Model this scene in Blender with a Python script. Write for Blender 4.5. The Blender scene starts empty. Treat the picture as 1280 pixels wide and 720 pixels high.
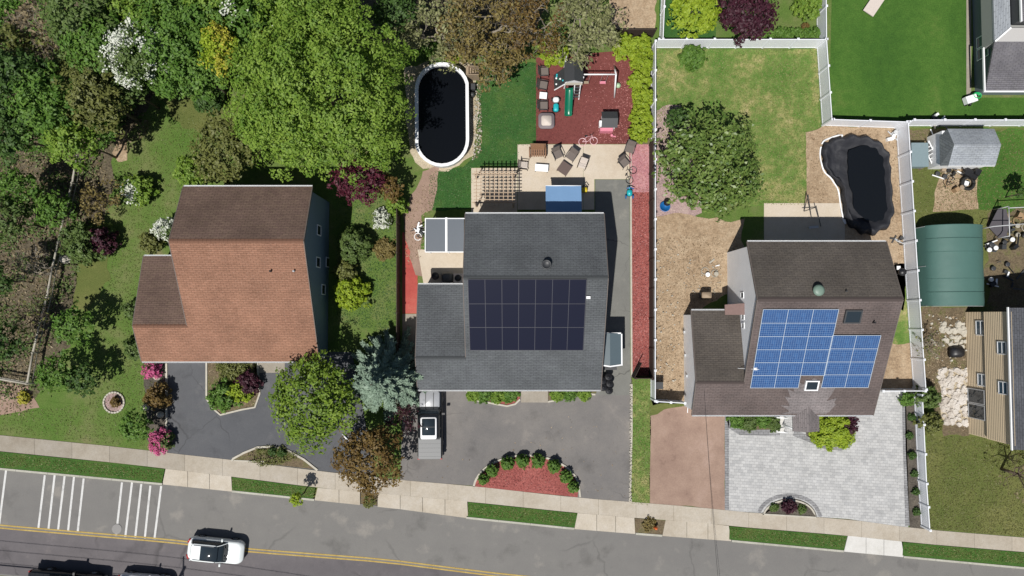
import bpy, math, random
import numpy as np
from mathutils import Vector, Matrix
R = math.radians
# ---------------------------------------------------------------- camera, world, sun, exposure
scene = bpy.context.scene
H = 57.7; F = 865.0; TILT = R(2.3)
cam_d = bpy.data.cameras.new('camera'); cam = bpy.data.objects.new('camera', cam_d)
scene.collection.objects.link(cam); scene.camera = cam
cam.location = (0, 0, H); cam.rotation_euler = (TILT, 0, 0)
cam_d.sensor_width = 36; cam_d.lens = 36 * F / 1280.0
cam_d.clip_start = 0.5; cam_d.clip_end = 3000
SUN_EL = R(61.5)
SX, SY = 0.45, 0.89                      # horizontal direction in which shadows fall
n_ = math.hypot(SX, SY); SX /= n_; SY /= n_
world = bpy.data.worlds.new("World"); scene.world = world; world.use_nodes = True
wn = world.node_tree; bg = wn.nodes['Background']
sky = wn.nodes.new('ShaderNodeTexSky'); sky.sky_type = 'NISHITA'; sky.sun_disc = False
sky.sun_elevation = SUN_EL; sky.sun_rotation = math.atan2(-SX, -SY)
wn.links.new(sky.outputs[0], bg.inputs[0]); bg.inputs[1].default_value = 0.05
sd = bpy.data.lights.new('sun', 'SUN'); sd.energy = 4.9; sd.angle = R(0.53); sd.color = (1, 0.965, 0.91)
so = bpy.data.objects.new('sun', sd); scene.collection.objects.link(so)
so.rotation_euler = Vector((SX * math.cos(SUN_EL), SY * math.cos(SUN_EL), -math.sin(SUN_EL))).to_track_quat('-Z', 'Y').to_euler()
so.location = (-20, -50, 90)
scene.view_settings.view_transform = 'Standard'; scene.view_settings.look = 'None'
scene.view_settings.gamma = 1; scene.view_settings.exposure = 0.1
scene.cycles.max_bounces = 6; scene.cycles.diffuse_bounces = 3; scene.cycles.transparent_max_bounces = 8

# ---------------------------------------------------------------- pixel -> world
ct, st = math.cos(TILT), math.sin(TILT)
def ray(px, py):
    u = (px - 640) / F; v = (360 - py) / F
    return Vector((u, v * ct + st, v * st - ct))
def P(px, py, z=0.0):
    d = ray(px, py); t = (z - H) / d.z
    return Vector((d.x * t, d.y * t, z))
def PX(px, py, xw):                      # hit the vertical plane x = xw
    d = ray(px, py); t = xw / d.x
    return Vector((xw, d.y * t, H + d.z * t))
def PS(px, py, a, n):                    # hit the plane through a with normal n
    d = ray(px, py); o = Vector((0, 0, H)); t = (a - o).dot(n) / d.dot(n)
    return o + d * t

# ---------------------------------------------------------------- object helpers
col = scene.collection
ORG = {}
def tag(o, label=None, cat=None, group=None, kind=None):
    if label: o['label'] = label
    if cat: o['category'] = cat
    if group: o['group'] = group
    if kind: o['kind'] = kind
    return o
def empty(name, loc, label, cat, group=None):
    o = bpy.data.objects.new(name, None); col.objects.link(o)
    o.location = loc; o.empty_display_size = .3
    ORG[o.name] = Vector(loc)
    return tag(o, label, cat, group)
def fix_pivot(me):
    co = np.empty(len(me.vertices) * 3, 'f'); me.vertices.foreach_get('co', co); co = co.reshape(-1, 3)
    lo = co.min(0); hi = co.max(0); p = Vector(((lo[0] + hi[0]) / 2, (lo[1] + hi[1]) / 2, lo[2]))
    return p
def link(name, me, m, parent=None, keep=False):
    o = bpy.data.objects.new(name, me); col.objects.link(o)
    if m is not None: me.materials.append(m)
    if parent is not None:
        o.parent = parent
        r = ORG[parent.name]; ORG[o.name] = r
        me.transform(Matrix.Translation(-r))
    elif not keep:
        p = fix_pivot(me); me.transform(Matrix.Translation(-p)); o.location = p; ORG[o.name] = p.copy()
    else:
        ORG[o.name] = Vector((0, 0, 0))
    return o
def copy_tree(o, loc=None, rz=None, label=None, parent=None):
    c = o.copy(); col.objects.link(c)
    if parent is not None: c.parent = parent
    if loc is not None: c.location = loc
    if rz is not None: c.rotation_euler = (0, 0, rz)
    if label: c['label'] = label
    for ch in list(o.children): copy_tree(ch, parent=c)
    return c

class MB:
    def __init__(s): s.v = []; s.f = []; s.uv = {}; s.tint = {}; s.sm = []
    def add(s, vs, fs, tint=None, smooth=False, uv=None):
        b = len(s.v); s.v += [tuple(v) for v in vs]
        for i, f in enumerate(fs):
            k = len(s.f); s.f.append(tuple(b + j for j in f)); s.sm.append(smooth)
            if tint is not None: s.tint[k] = tint
            if uv is not None and uv[i] is not None: s.uv[k] = uv[i]
        return s
    def box(s, c, d, rz=0, tint=None, rot=None):
        x, y, z = d[0] / 2, d[1] / 2, d[2] / 2
        M = rot if rot is not None else Matrix.Rotation(rz, 3, 'Z')
        vs = [M @ Vector((a * x, b * y, e * z)) + Vector(c) for e in (-1, 1) for a, b in ((-1, -1), (1, -1), (1, 1), (-1, 1))]
        return s.add(vs, [(3, 2, 1, 0), (4, 5, 6, 7), (0, 1, 5, 4), (1, 2, 6, 5), (2, 3, 7, 6), (3, 0, 4, 7)], tint)
    def box2(s, x0, y0, z0, x1, y1, z1, tint=None):
        return s.box(((x0 + x1) / 2, (y0 + y1) / 2, (z0 + z1) / 2), (abs(x1 - x0), abs(y1 - y0), abs(z1 - z0)), 0, tint)
    def prism(s, poly, z0, z1, tint=None):
        n = len(poly)
        vs = [(p[0], p[1], z0) for p in poly] + [(p[0], p[1], z1) for p in poly]
        a = sum(poly[i][0] * poly[(i + 1) % n][1] - poly[(i + 1) % n][0] * poly[i][1] for i in range(n))
        top = tuple(range(n, 2 * n)); bot = tuple(reversed(range(n)))
        sides = [(i, (i + 1) % n, n + (i + 1) % n, n + i) for i in range(n)]
        fs = [top, bot] + sides
        if a < 0: fs = [tuple(reversed(f)) for f in fs]
        return s.add(vs, fs, tint)
    def tube(s, pts, r, n=6, tint=None, cap=True):
        pts = [Vector(p) for p in pts]; rs = r if isinstance(r, (list, tuple)) else [r] * len(pts)
        vs = []
        for i, p in enumerate(pts):
            d = (pts[min(i + 1, len(pts) - 1)] - pts[max(i - 1, 0)])
            d = d.normalized() if d.length > 1e-6 else Vector((0, 0, 1))
            a = d.cross(Vector((0, 0, 1)) if abs(d.z) < .9 else Vector((1, 0, 0))).normalized(); b = d.cross(a)
            vs += [p + (a * math.cos(2 * math.pi * k / n) + b * math.sin(2 * math.pi * k / n)) * rs[i] for k in range(n)]
        fs = [(i * n + k, i * n + (k + 1) % n, (i + 1) * n + (k + 1) % n, (i + 1) * n + k) for i in range(len(pts) - 1) for k in range(n)]
        if cap: fs += [tuple(reversed(range(n))), tuple(range((len(pts) - 1) * n, len(pts) * n))]
        return s.add(vs, fs, tint, smooth=n > 5)
    def lathe(s, c, prof, n=16, tint=None, smooth=True, sx=1, sy=1):
        vs = [(c[0] + r * sx * math.cos(2 * math.pi * k / n), c[1] + r * sy * math.sin(2 * math.pi * k / n), c[2] + z) for r, z in prof for k in range(n)]
        fs = [(i * n + k, i * n + (k + 1) % n, (i + 1) * n + (k + 1) % n, (i + 1) * n + k) for i in range(len(prof) - 1) for k in range(n)]
        fs += [tuple(reversed(range(n))), tuple(range((len(prof) - 1) * n, len(prof) * n))]
        return s.add(vs, fs, tint, smooth)
    def slab(s, q, t, uvs=None):          # q: 4 top corners, ccw from above; thickness t downwards
        q = [Vector(p) for p in q]; lo = [p - Vector((0, 0, t)) for p in q]
        if uvs is None:
            e = (q[1] - q[0]).normalized(); nn = (q[1] - q[0]).cross(q[3] - q[0]).normalized(); g = nn.cross(e)
            uvs = [((p - q[0]).dot(e) + q[0].x, (p - q[0]).dot(g)) for p in q]
        return s.add(q + lo, [(0, 1, 2, 3), (7, 6, 5, 4), (0, 4, 5, 1), (1, 5, 6, 2), (2, 6, 7, 3), (3, 7, 4, 0)], uv=[uvs] + [None] * 5)
    def loft(s, rings, tint=None, smooth=True, caps=True):
        n = len(rings[0]); vs = [p for r in rings for p in r]
        fs = [(i * n + k, i * n + (k + 1) % n, (i + 1) * n + (k + 1) % n, (i + 1) * n + k) for i in range(len(rings) - 1) for k in range(n)]
        if caps: fs += [tuple(reversed(range(n))), tuple(range((len(rings) - 1) * n, len(rings) * n))]
        return s.add(vs, fs, tint, smooth)
    def xform(s, M):
        s.v = [tuple(M @ Vector(v)) for v in s.v]; return s
    def build(s, name, m, parent=None, bevel=0, keep=False):
        me = bpy.data.meshes.new(name); me.from_pydata(s.v, [], s.f); me.update()
        me.polygons.foreach_set('use_smooth', s.sm)
        if s.uv:
            ul = me.uv_layers.new(name='UVMap')
            for k, u in s.uv.items():
                p = me.polygons[k]
                for j, li in enumerate(p.loop_indices): ul.data[li].uv = u[j]
        if s.tint:
            a = me.attributes.new('tint', 'FLOAT', 'FACE')
            a.data.foreach_set('value', [s.tint.get(k, .5) for k in range(len(s.f))])
        o = link(name, me, m, parent, keep)
        if bevel:
            md = o.modifiers.new('bevel', 'BEVEL'); md.width = bevel; md.segments = 2; md.limit_method = 'ANGLE'
        return o

# ---------------------------------------------------------------- materials
def lin(c):
    return tuple(((x / 255) / 12.92 if x / 255 <= .04045 else ((x / 255 + .055) / 1.055) ** 2.4) for x in c)
def C(r, g, b, k=1.0):                   # a sunlit photo colour -> albedo
    return tuple(min(.82, x / 1.5 * k) for x in lin((r, g, b)))
MATS = {}
def newmat(name):
    m = bpy.data.materials.new(name); m.use_nodes = True; MATS[name] = m
    return m, m.node_tree.nodes, m.node_tree.links, m.node_tree.nodes['Principled BSDF']
def flat(name, c, rough=.6, metal=0, spec=.5, bump=0, scale=8, vary=.12):
    m, N, L, B = newmat(name)
    tc = N.new('ShaderNodeTexCoord'); no = N.new('ShaderNodeTexNoise'); no.inputs['Scale'].default_value = scale
    no.inputs['Detail'].default_value = 5
    L.new(tc.outputs['Object'], no.inputs['Vector'])
    mx = N.new('ShaderNodeMix'); mx.data_type = 'RGBA'
    mx.inputs[6].default_value = (*[x * (1 - vary) for x in c], 1); mx.inputs[7].default_value = (*[min(1, x * (1 + vary)) for x in c], 1)
    L.new(no.outputs[0], mx.inputs[0]); L.new(mx.outputs[2], B.inputs['Base Color'])
    B.inputs['Roughness'].default_value = rough; B.inputs['Metallic'].default_value = metal; B.inputs['Specular IOR Level'].default_value = spec
    if bump:
        bp = N.new('ShaderNodeBump'); bp.inputs['Distance'].default_value = bump; L.new(no.outputs[0], bp.inputs['Height']); L.new(bp.outputs[0], B.inputs['Normal'])
    return m
def ground(name, stops, big=.25, mid=1.2, fine=9, rough=.95, bump=.03, fine_amt=.35, streak=None, tint=None, bigw=.6, rz=0):
    """stops: list of (position, colour) over a large+medium noise; fine noise multiplies value"""
    m, N, L, B = newmat(name)
    tc = N.new('ShaderNodeTexCoord'); mp = N.new('ShaderNodeMapping'); L.new(tc.outputs['Object'], mp.inputs[0])
    mp.inputs['Rotation'].default_value = (0, 0, rz)
    if streak: mp.inputs['Scale'].default_value = streak
    def noise(s, d, src, r=.55):
        n = N.new('ShaderNodeTexNoise'); n.inputs['Scale'].default_value = s; n.inputs['Detail'].default_value = d; n.inputs['Roughness'].default_value = r
        L.new(src, n.inputs['Vector']); return n
    a = noise(big, 4, mp.outputs[0]); b = noise(mid, 6, tc.outputs['Object'], .65); c = noise(fine, 4, tc.outputs['Object'], .7)
    mx = N.new('ShaderNodeMix'); mx.data_type = 'FLOAT'; mx.inputs[0].default_value = 1 - bigw
    L.new(a.outputs[0], mx.inputs[2]); L.new(b.outputs[0], mx.inputs[3])
    cr = N.new('ShaderNodeValToRGB'); cr.color_ramp.interpolation = 'LINEAR'
    while len(cr.color_ramp.elements) < len(stops): cr.color_ramp.elements.new(.5)
    for e, (p, cc) in zip(cr.color_ramp.elements, stops): e.position = p; e.color = (*cc, 1)
    L.new(mx.outputs[0], cr.inputs[0])
    mr = N.new('ShaderNodeMapRange'); mr.inputs[1].default_value = .3; mr.inputs[2].default_value = .7
    mr.inputs[3].default_value = 1 - fine_amt; mr.inputs[4].default_value = 1 + fine_amt
    L.new(c.outputs[0], mr.inputs[0])
    vm = N.new('ShaderNodeVectorMath'); vm.operation = 'SCALE'; L.new(cr.outputs[0], vm.inputs[0]); L.new(mr.outputs[0], vm.inputs['Scale'])
    out = vm.outputs[0]
    if tint:
        at = N.new('ShaderNodeAttribute'); at.attribute_name = 'tint'
        m2 = N.new('ShaderNodeMapRange'); m2.inputs[3].default_value = tint[0]; m2.inputs[4].default_value = tint[1]; L.new(at.outputs['Fac'], m2.inputs[0])
        v2 = N.new('ShaderNodeVectorMath'); v2.operation = 'SCALE'; L.new(out, v2.inputs[0]); L.new(m2.outputs[0], v2.inputs['Scale']); out = v2.outputs[0]
    L.new(out, B.inputs['Base Color']); B.inputs['Roughness'].default_value = rough; B.inputs['Specular IOR Level'].default_value = .25
    if bump:
        bp = N.new('ShaderNodeBump'); bp.inputs['Distance'].default_value = bump; bp.inputs['Strength'].default_value = .8
        L.new(c.outputs[0], bp.inputs['Height']); L.new(bp.outputs[0], B.inputs['Normal'])
    m['out'] = 1
    return m
def asphalt(name, c1, c2, crack=.25, cscale=.16, worn=(1, 1, 1), patch=None):
    m = ground(name, [(.3, c1), (.5, tuple((a + b) / 2 for a, b in zip(c1, c2))), (.68, c2)], big=.12, mid=.8, fine=22, bump=.006, fine_amt=.14, streak=worn, rough=.85)
    N = m.node_tree.nodes; L = m.node_tree.links; B = N['Principled BSDF']
    src = B.inputs['Base Color'].links[0].from_socket
    tc = N.new('ShaderNodeTexCoord'); ns = N.new('ShaderNodeTexNoise'); ns.inputs['Scale'].default_value = 1.1
    L.new(tc.outputs['Object'], ns.inputs['Vector'])
    ad = N.new('ShaderNodeVectorMath'); ad.operation = 'MULTIPLY_ADD'; ad.inputs[1].default_value = (.9, .9, 0)
    L.new(ns.outputs['Color'], ad.inputs[0]); L.new(tc.outputs['Object'], ad.inputs[2])
    vo = N.new('ShaderNodeTexVoronoi'); vo.feature = 'DISTANCE_TO_EDGE'; vo.inputs['Scale'].default_value = cscale; L.new(ad.outputs[0], vo.inputs['Vector'])
    mr = N.new('ShaderNodeMapRange'); mr.inputs[1].default_value = 0; mr.inputs[2].default_value = .012; mr.inputs[3].default_value = crack; mr.inputs[4].default_value = 0
    L.new(vo.outputs['Distance'], mr.inputs[0])
    sp = N.new('ShaderNodeTexNoise'); sp.inputs['Scale'].default_value = .38; sp.inputs['Detail'].default_value = 9; sp.inputs['Roughness'].default_value = .62; L.new(tc.outputs['Object'], sp.inputs['Vector'])
    sr = N.new('ShaderNodeValToRGB'); E = sr.color_ramp.elements; E[0].position = .3; E[0].color = (.74, .74, .74, 1); E[1].position = .70; E[1].color = (1.38, 1.34, 1.28, 1); e_ = E.new(.44); e_.color = (1, 1, 1, 1); e_ = E.new(.58); e_.color = (1, 1, 1, 1)
    L.new(sp.outputs[0], sr.inputs[0]); sm_ = N.new('ShaderNodeVectorMath'); sm_.operation = 'MULTIPLY'; L.new(src, sm_.inputs[0]); L.new(sr.outputs[0], sm_.inputs[1]); src = sm_.outputs[0]
    # only some cracks show
    n3 = N.new('ShaderNodeTexNoise'); n3.inputs['Scale'].default_value = .13; L.new(tc.outputs['Object'], n3.inputs['Vector'])
    m3 = N.new('ShaderNodeMapRange'); m3.inputs[1].default_value = .48; m3.inputs[2].default_value = .58; L.new(n3.outputs[0], m3.inputs[0])
    mu = N.new('ShaderNodeMath'); mu.operation = 'MULTIPLY'; L.new(mr.outputs[0], mu.inputs[0]); L.new(m3.outputs[0], mu.inputs[1])
    mx = N.new('ShaderNodeMix'); mx.data_type = 'RGBA'; mx.inputs[7].default_value = (.02, .02, .02, 1)
    L.new(mu.outputs[0], mx.inputs[0]); L.new(src, mx.inputs[6]); L.new(mx.outputs[2], B.inputs['Base Color'])
    return m
def shingles(name, c1, c2, rough=.95, row=.15, stain=None, stain_amt=0.0):
    m, N, L, B = newmat(name); c1 = tuple(x * 1.0 for x in c1); c2 = tuple(x * 1.08 for x in c2)
    uv = N.new('ShaderNodeUVMap')
    br = N.new('ShaderNodeTexBrick'); br.inputs['Scale'].default_value = 1; br.inputs['Brick Width'].default_value = .42; br.inputs['Row Height'].default_value = row
    br.inputs['Mortar Size'].default_value = .012; br.inputs['Mortar Smooth'].default_value = .4; br.inputs['Bias'].default_value = 0
    br.inputs['Color1'].default_value = (*c1, 1); br.inputs['Color2'].default_value = (*c2, 1); br.inputs['Mortar'].default_value = (*[x * .55 for x in c1], 1)
    L.new(uv.outputs[0], br.inputs['Vector'])
    mp = N.new('ShaderNodeMapping'); mp.inputs['Scale'].default_value = (1.0, 2.0, 1); L.new(uv.outputs[0], mp.inputs[0])
    no = N.new('ShaderNodeTexNoise'); no.inputs['Scale'].default_value = 2.2; no.inputs['Detail'].default_value = 8; no.inputs['Roughness'].default_value = .72; L.new(mp.outputs[0], no.inputs['Vector'])
    mr = N.new('ShaderNodeMapRange'); mr.inputs[1].default_value = .3; mr.inputs[2].default_value = .7; mr.inputs[3].default_value = .82; mr.inputs[4].default_value = 1.2
    L.new(no.outputs[0], mr.inputs[0])
    n2 = N.new('ShaderNodeTexNoise'); n2.inputs['Scale'].default_value = .35; n2.inputs['Detail'].default_value = 5; L.new(uv.outputs[0], n2.inputs['Vector'])
    m2 = N.new('ShaderNodeMapRange'); m2.inputs[1].default_value = .3; m2.inputs[2].default_value = .7; m2.inputs[3].default_value = .8; m2.inputs[4].default_value = 1.2
    L.new(n2.outputs[0], m2.inputs[0])
    mm = N.new('ShaderNodeMath'); mm.operation = 'MULTIPLY'; L.new(mr.outputs[0], mm.inputs[0]); L.new(m2.outputs[0], mm.inputs[1])
    vm = N.new('ShaderNodeVectorMath'); vm.operation = 'SCALE'; L.new(br.outputs['Color'], vm.inputs[0]); L.new(mm.outputs[0], vm.inputs['Scale'])
    out = vm.outputs[0]
    if stain:
        n3 = N.new('ShaderNodeTexNoise'); n3.inputs['Scale'].default_value = 9; n3.inputs['Detail'].default_value = 6; L.new(uv.outputs[0], n3.inputs['Vector'])
        m3 = N.new('ShaderNodeMapRange'); m3.inputs[1].default_value = .56; m3.inputs[2].default_value = .66; m3.inputs[4].default_value = stain_amt; L.new(n3.outputs[0], m3.inputs[0])
        mx = N.new('ShaderNodeMix'); mx.data_type = 'RGBA'; mx.inputs[7].default_value = (*stain, 1); L.new(m3.outputs[0], mx.inputs[0]); L.new(out, mx.inputs[6]); out = mx.outputs[2]
    L.new(out, B.inputs['Base Color']); B.inputs['Roughness'].default_value = rough; B.inputs['Specular IOR Level'].default_value = .2
    bp = N.new('ShaderNodeBump'); bp.inputs['Distance'].default_value = .012; L.new(br.outputs['Fac'], bp.inputs['Height']); bp.invert = True
    L.new(bp.outputs[0], B.inputs['Normal'])
    return m
def leafmat(name, c1, c2, trans=.25, rough=.55):
    m, N, L, B = newmat(name)
    at = N.new('ShaderNodeAttribute'); at.attribute_name = 'tint'
    mx = N.new('ShaderNodeMix'); mx.data_type = 'RGBA'; mx.inputs[6].default_value = (*c1, 1); mx.inputs[7].default_value = (*c2, 1)
    L.new(at.outputs['Fac'], mx.inputs[0]); L.new(mx.outputs[2], B.inputs['Base Color']); B.inputs['Roughness'].default_value = rough
    B.inputs['Specular IOR Level'].default_value = .3
    tr = N.new('ShaderNodeBsdfTranslucent'); L.new(mx.outputs[2], tr.inputs[0])
    ms = N.new('ShaderNodeMixShader'); ms.inputs[0].default_value = trans
    L.new(B.outputs[0], ms.inputs[1]); L.new(tr.outputs[0], ms.inputs[2]); L.new(ms.outputs[0], N['Material Output'].inputs[0])
    return m
def glassy(name, c, rough=.08, metal=0, spec=.6):
    m, N, L, B = newmat(name); B.inputs['Base Color'].default_value = (*c, 1); B.inputs['Roughness'].default_value = rough
    B.inputs['Metallic'].default_value = metal; B.inputs['Specular IOR Level'].default_value = spec; return m
def bricky(name, c1, c2, mort, w, h, scale=1, ms=.012, axis=None, rough=.85, rz=0, vary=.25, bias=0):
    m, N, L, B = newmat(name)
    tc = N.new('ShaderNodeTexCoord'); mp = N.new('ShaderNodeMapping'); mp.inputs['Rotation'].default_value = axis or (0, 0, rz); L.new(tc.outputs['Object'], mp.inputs[0])
    br = N.new('ShaderNodeTexBrick'); br.inputs['Bias'].default_value = bias; br.inputs['Scale'].default_value = scale; br.inputs['Brick Width'].default_value = w; br.inputs['Row Height'].default_value = h
    br.inputs['Mortar Size'].default_value = ms; br.inputs['Color1'].default_value = (*c1, 1); br.inputs['Color2'].default_value = (*c2, 1); br.inputs['Mortar'].default_value = (*mort, 1)
    L.new(mp.outputs[0], br.inputs['Vector'])
    no = N.new('ShaderNodeTexNoise'); no.inputs['Scale'].default_value = .9; no.inputs['Detail'].default_value = 7; no.inputs['Roughness'].default_value = .65; L.new(tc.outputs['Object'], no.inputs['Vector'])
    mr = N.new('ShaderNodeMapRange'); mr.inputs[1].default_value = .3; mr.inputs[2].default_value = .7; mr.inputs[3].default_value = 1 - vary; mr.inputs[4].default_value = 1 + vary; L.new(no.outputs[0], mr.inputs[0])
    vm = N.new('ShaderNodeVectorMath'); vm.operation = 'SCALE'; L.new(br.outputs['Color'], vm.inputs[0]); L.new(mr.outputs[0], vm.inputs['Scale'])
    L.new(vm.outputs[0], B.inputs['Base Color']); B.inputs['Roughness'].default_value = rough; B.inputs['Specular IOR Level'].default_value = .25
    bp = N.new('ShaderNodeBump'); bp.inputs['Distance'].default_value = .01; bp.invert = True; L.new(br.outputs['Fac'], bp.inputs['Height']); L.new(bp.outputs[0], B.inputs['Normal'])
    return m

M_lawn = ground('lawn_grass', [(.30, C(142, 130, 98)), (.40, C(120, 130, 78)), (.52, C(102, 126, 60)), (.66, C(90, 122, 50)), (.8, C(80, 114, 44))], big=.3, mid=1.1, fine=11, bump=.05, fine_amt=.3)
M_vivid = ground('vivid_grass', [(.3, C(100, 126, 58)), (.43, C(80, 118, 46)), (.55, C(69, 108, 40)), (.7, C(58, 96, 36))], big=.3, mid=1.6, fine=9, bump=.04, fine_amt=.28, streak=(1, .35, 1), rz=.5)
M_patchy = ground('patchy_grass', [(.33, C(190, 176, 130)), (.43, C(156, 158, 98)), (.5, C(118, 142, 72)), (.58, C(98, 132, 58)), (.7, C(78, 120, 46))], big=.32, mid=1.5, fine=11, bump=.05, fine_amt=.28, bigw=.5)
M_pool_grass = ground('thick_grass', [(.3, C(96, 122, 60)), (.5, C(62, 104, 48)), (.7, C(46, 88, 40))], big=.3, mid=1.6, fine=10, bump=.06, fine_amt=.33)
M_olive = ground('dull_grass', [(.3, C(138, 136, 84)), (.5, C(108, 116, 62)), (.7, C(90, 106, 50))], big=.15, mid=.7, fine=11, bump=.05, fine_amt=.24)
M_verge = ground('verge_grass', [(.3, C(96, 112, 56)), (.5, C(74, 110, 46)), (.7, C(60, 96, 38))], big=.6, mid=2, fine=10, bump=.06, fine_amt=.35)
M_litter = ground('leaf_litter', [(.28, C(62, 56, 44)), (.40, C(92, 84, 68)), (.52, C(114, 104, 86)), (.62, C(88, 92, 56)), (.75, C(74, 94, 44))], big=.22, mid=2.2, fine=6, bump=.12, fine_amt=.5, bigw=.35)
M_dirt = ground('bare_dirt', [(.28, C(134, 114, 92)), (.45, C(176, 152, 124)), (.6, C(196, 174, 146)), (.75, C(156, 140, 100))], big=.3, mid=1.8, fine=7, bump=.06, fine_amt=.28, bigw=.4)
M_sand = ground('pale_sand', [(.3, C(170, 156, 130)), (.5, C(206, 192, 166)), (.7, C(222, 212, 190))], big=.6, mid=2.5, fine=8, bump=.05, fine_amt=.25)
M_browndirt = ground('compacted_brown_dirt', [(.3, C(122, 100, 90)), (.4, C(160, 134, 120)), (.55, C(174, 148, 132)), (.72, C(190, 164, 150))], big=.35, mid=1.2, fine=9, bump=.02, fine_amt=.1, bigw=.6)
M_pinkgravel = ground('pink_gravel', [(.3, C(158, 136, 134)), (.5, C(186, 160, 156)), (.7, C(204, 184, 172))], big=.5, mid=4, fine=9, bump=.05, fine_amt=.35)
M_redmulch = ground('red_mulch', [(.3, C(138, 76, 72)), (.5, C(166, 94, 88)), (.7, C(190, 116, 108))], big=.3, mid=4, fine=9, bump=.05, fine_amt=.32)
M_pinkmulch = ground('pink_mulch', [(.3, C(168, 108, 116)), (.5, C(196, 138, 144)), (.7, C(214, 164, 164))], big=.5, mid=4, fine=9, bump=.05, fine_amt=.32)
M_playred = ground('maroon_play_mulch', [(.3, C(112, 60, 58)), (.5, C(128, 72, 68)), (.66, C(140, 82, 78)), (.8, C(172, 124, 116))], big=.25, mid=3.5, fine=9, bump=.04, fine_amt=.22)
M_redpad = ground('red_concrete', [(.3, C(176, 78, 72)), (.5, C(192, 92, 84)), (.7, C(204, 116, 102))], big=.3, mid=2.5, fine=9, bump=.01, fine_amt=.1)
M_darksoil = ground('dark_bed_soil', [(.3, C(70, 64, 58)), (.5, C(98, 92, 84)), (.7, C(120, 112, 100))], big=.5, mid=3, fine=9, bump=.06, fine_amt=.4)
M_bedsoil = ground('brown_bed_soil', [(.3, C(96, 84, 66)), (.5, C(124, 110, 88)), (.62, C(112, 112, 70)), (.75, C(96, 108, 56))], big=.8, mid=3, fine=8, bump=.06, fine_amt=.4)
M_conc = ground('concrete', [(.3, C(186, 174, 156)), (.5, C(204, 194, 178)), (.7, C(216, 208, 196))], big=.35, mid=2, fine=10, bump=.006, fine_amt=.1, tint=(.66, 1.12))
M_concw = ground('white_concrete', [(.3, C(214, 212, 206)), (.6, C(234, 232, 228))], big=.35, mid=2, fine=10, bump=.006, fine_amt=.06)
M_patio = ground('beige_patio_concrete', [(.3, C(206, 188, 166)), (.5, C(220, 206, 186)), (.7, C(228, 216, 200))], big=.25, mid=1.6, fine=10, bump=.004, fine_amt=.07)
M_kerb = ground('kerb_stone', [(.3, C(176, 174, 160)), (.6, C(204, 202, 190))], big=.5, mid=2, fine=10, bump=.006, fine_amt=.12)
M_road = asphalt('road_asphalt', C(128, 126, 124), C(140, 138, 134), crack=.25, cscale=.1, worn=(.25, 2.2, 1))
M_roadfar = asphalt('worn_road_asphalt', C(104, 100, 103), C(124, 119, 121), crack=.4, cscale=.12, worn=(.18, 3, 1))
M_drive_dark = asphalt('dark_driveway_asphalt', C(92, 94, 99), C(110, 111, 114), crack=.5, cscale=.22)
M_drive = asphalt('driveway_asphalt', C(118, 116, 116), C(146, 141, 136), crack=.35, cscale=.2)
M_drive_side = asphalt('side_driveway_asphalt', C(122, 122, 118), C(142, 142, 136), crack=.5, cscale=.25)
M_paint = ground('road_paint', [(.3, C(190, 190, 188)), (.45, C(226, 226, 224)), (.7, C(240, 240, 238))], big=1.2, mid=5, fine=14, bump=.002, fine_amt=.12)
M_yellow = ground('yellow_road_paint', [(.3, C(176, 148, 84)), (.5, C(200, 172, 100)), (.7, C(210, 188, 122))], big=1, mid=5, fine=14, bump=.002, fine_amt=.15)
M_paver = bricky('grey_pavers', C(206, 206, 205), C(176, 177, 178), C(192, 192, 192), .36, .24, ms=.008, vary=.13, rz=.06, bias=-.35)
M_pavedge = bricky('dark_edge_pavers', C(150, 150, 152), C(166, 166, 168), C(120, 120, 120), .4, .2, ms=.012)
M_stone = flat('bed_edging_stone', C(206, 200, 186), .9, vary=.25, scale=3)
M_vinyl = flat('white_vinyl', (.74, .76, .80), .35, vary=.03, scale=2)
M_white = flat('white_trim', (.76, .77, .78), .45, vary=.04)
M_sid_w = bricky('white_siding', (.79, .80, .82), (.80, .81, .82), (.5, .51, .53), 9, .14, ms=.008, axis=(R(90), 0, R(0)), rough=.5, vary=.05)
M_blue_sid = flat('blue_grey_siding', C(118, 142, 165), .6, vary=.08)
M_greysid = flat('grey_siding', C(170, 172, 170), .6, vary=.06)
M_tan_sid = flat('tan_siding', C(240, 218, 184), .7, vary=.08)
M_taupe = flat('taupe_siding', C(170, 150, 126), .7, vary=.08)
M_brownwood = flat('dark_brown_wood', (.035, .022, .015), .8, vary=.3, scale=5)
M_tanwood = flat('tan_wood', C(206, 182, 156), .75, vary=.2, scale=6)
M_greywood = flat('grey_wood', C(186, 180, 166), .8, vary=.2, scale=6)
M_black = flat('black_plastic', (.012, .012, .014), .45)
M_darkgrey = flat('dark_grey_metal', (.04, .042, .045), .5)
M_metal = flat('grey_metal', (.35, .36, .37), .35, metal=.7)
M_steel = flat('galvanised_steel', (.42, .43, .44), .5)
M_glass = glassy('window_glass', (.02, .028, .035))
M_glassb = glassy('blue_window_glass', (.05, .09, .13), .1)
M_rubber = flat('tyre_rubber', (.012, .012, .012), .8)
M_bark = flat('bark', (.10, .075, .055), .95, vary=.4, scale=9, bump=.03)
M_barkg = flat('grey_bark', (.24, .21, .17), .95, vary=.35, scale=9, bump=.02)
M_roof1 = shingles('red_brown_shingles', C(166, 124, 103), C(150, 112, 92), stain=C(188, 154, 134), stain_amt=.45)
M_roof1d = shingles('shaded_weathered_shingles', C(124, 104, 92), C(112, 92, 84))  # rear slopes: shade as well as wear put into a darker brown
M_roof2 = shingles('grey_shingles', C(106, 110, 113), C(97, 100, 104), stain=C(122, 127, 128), stain_amt=.35)
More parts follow.
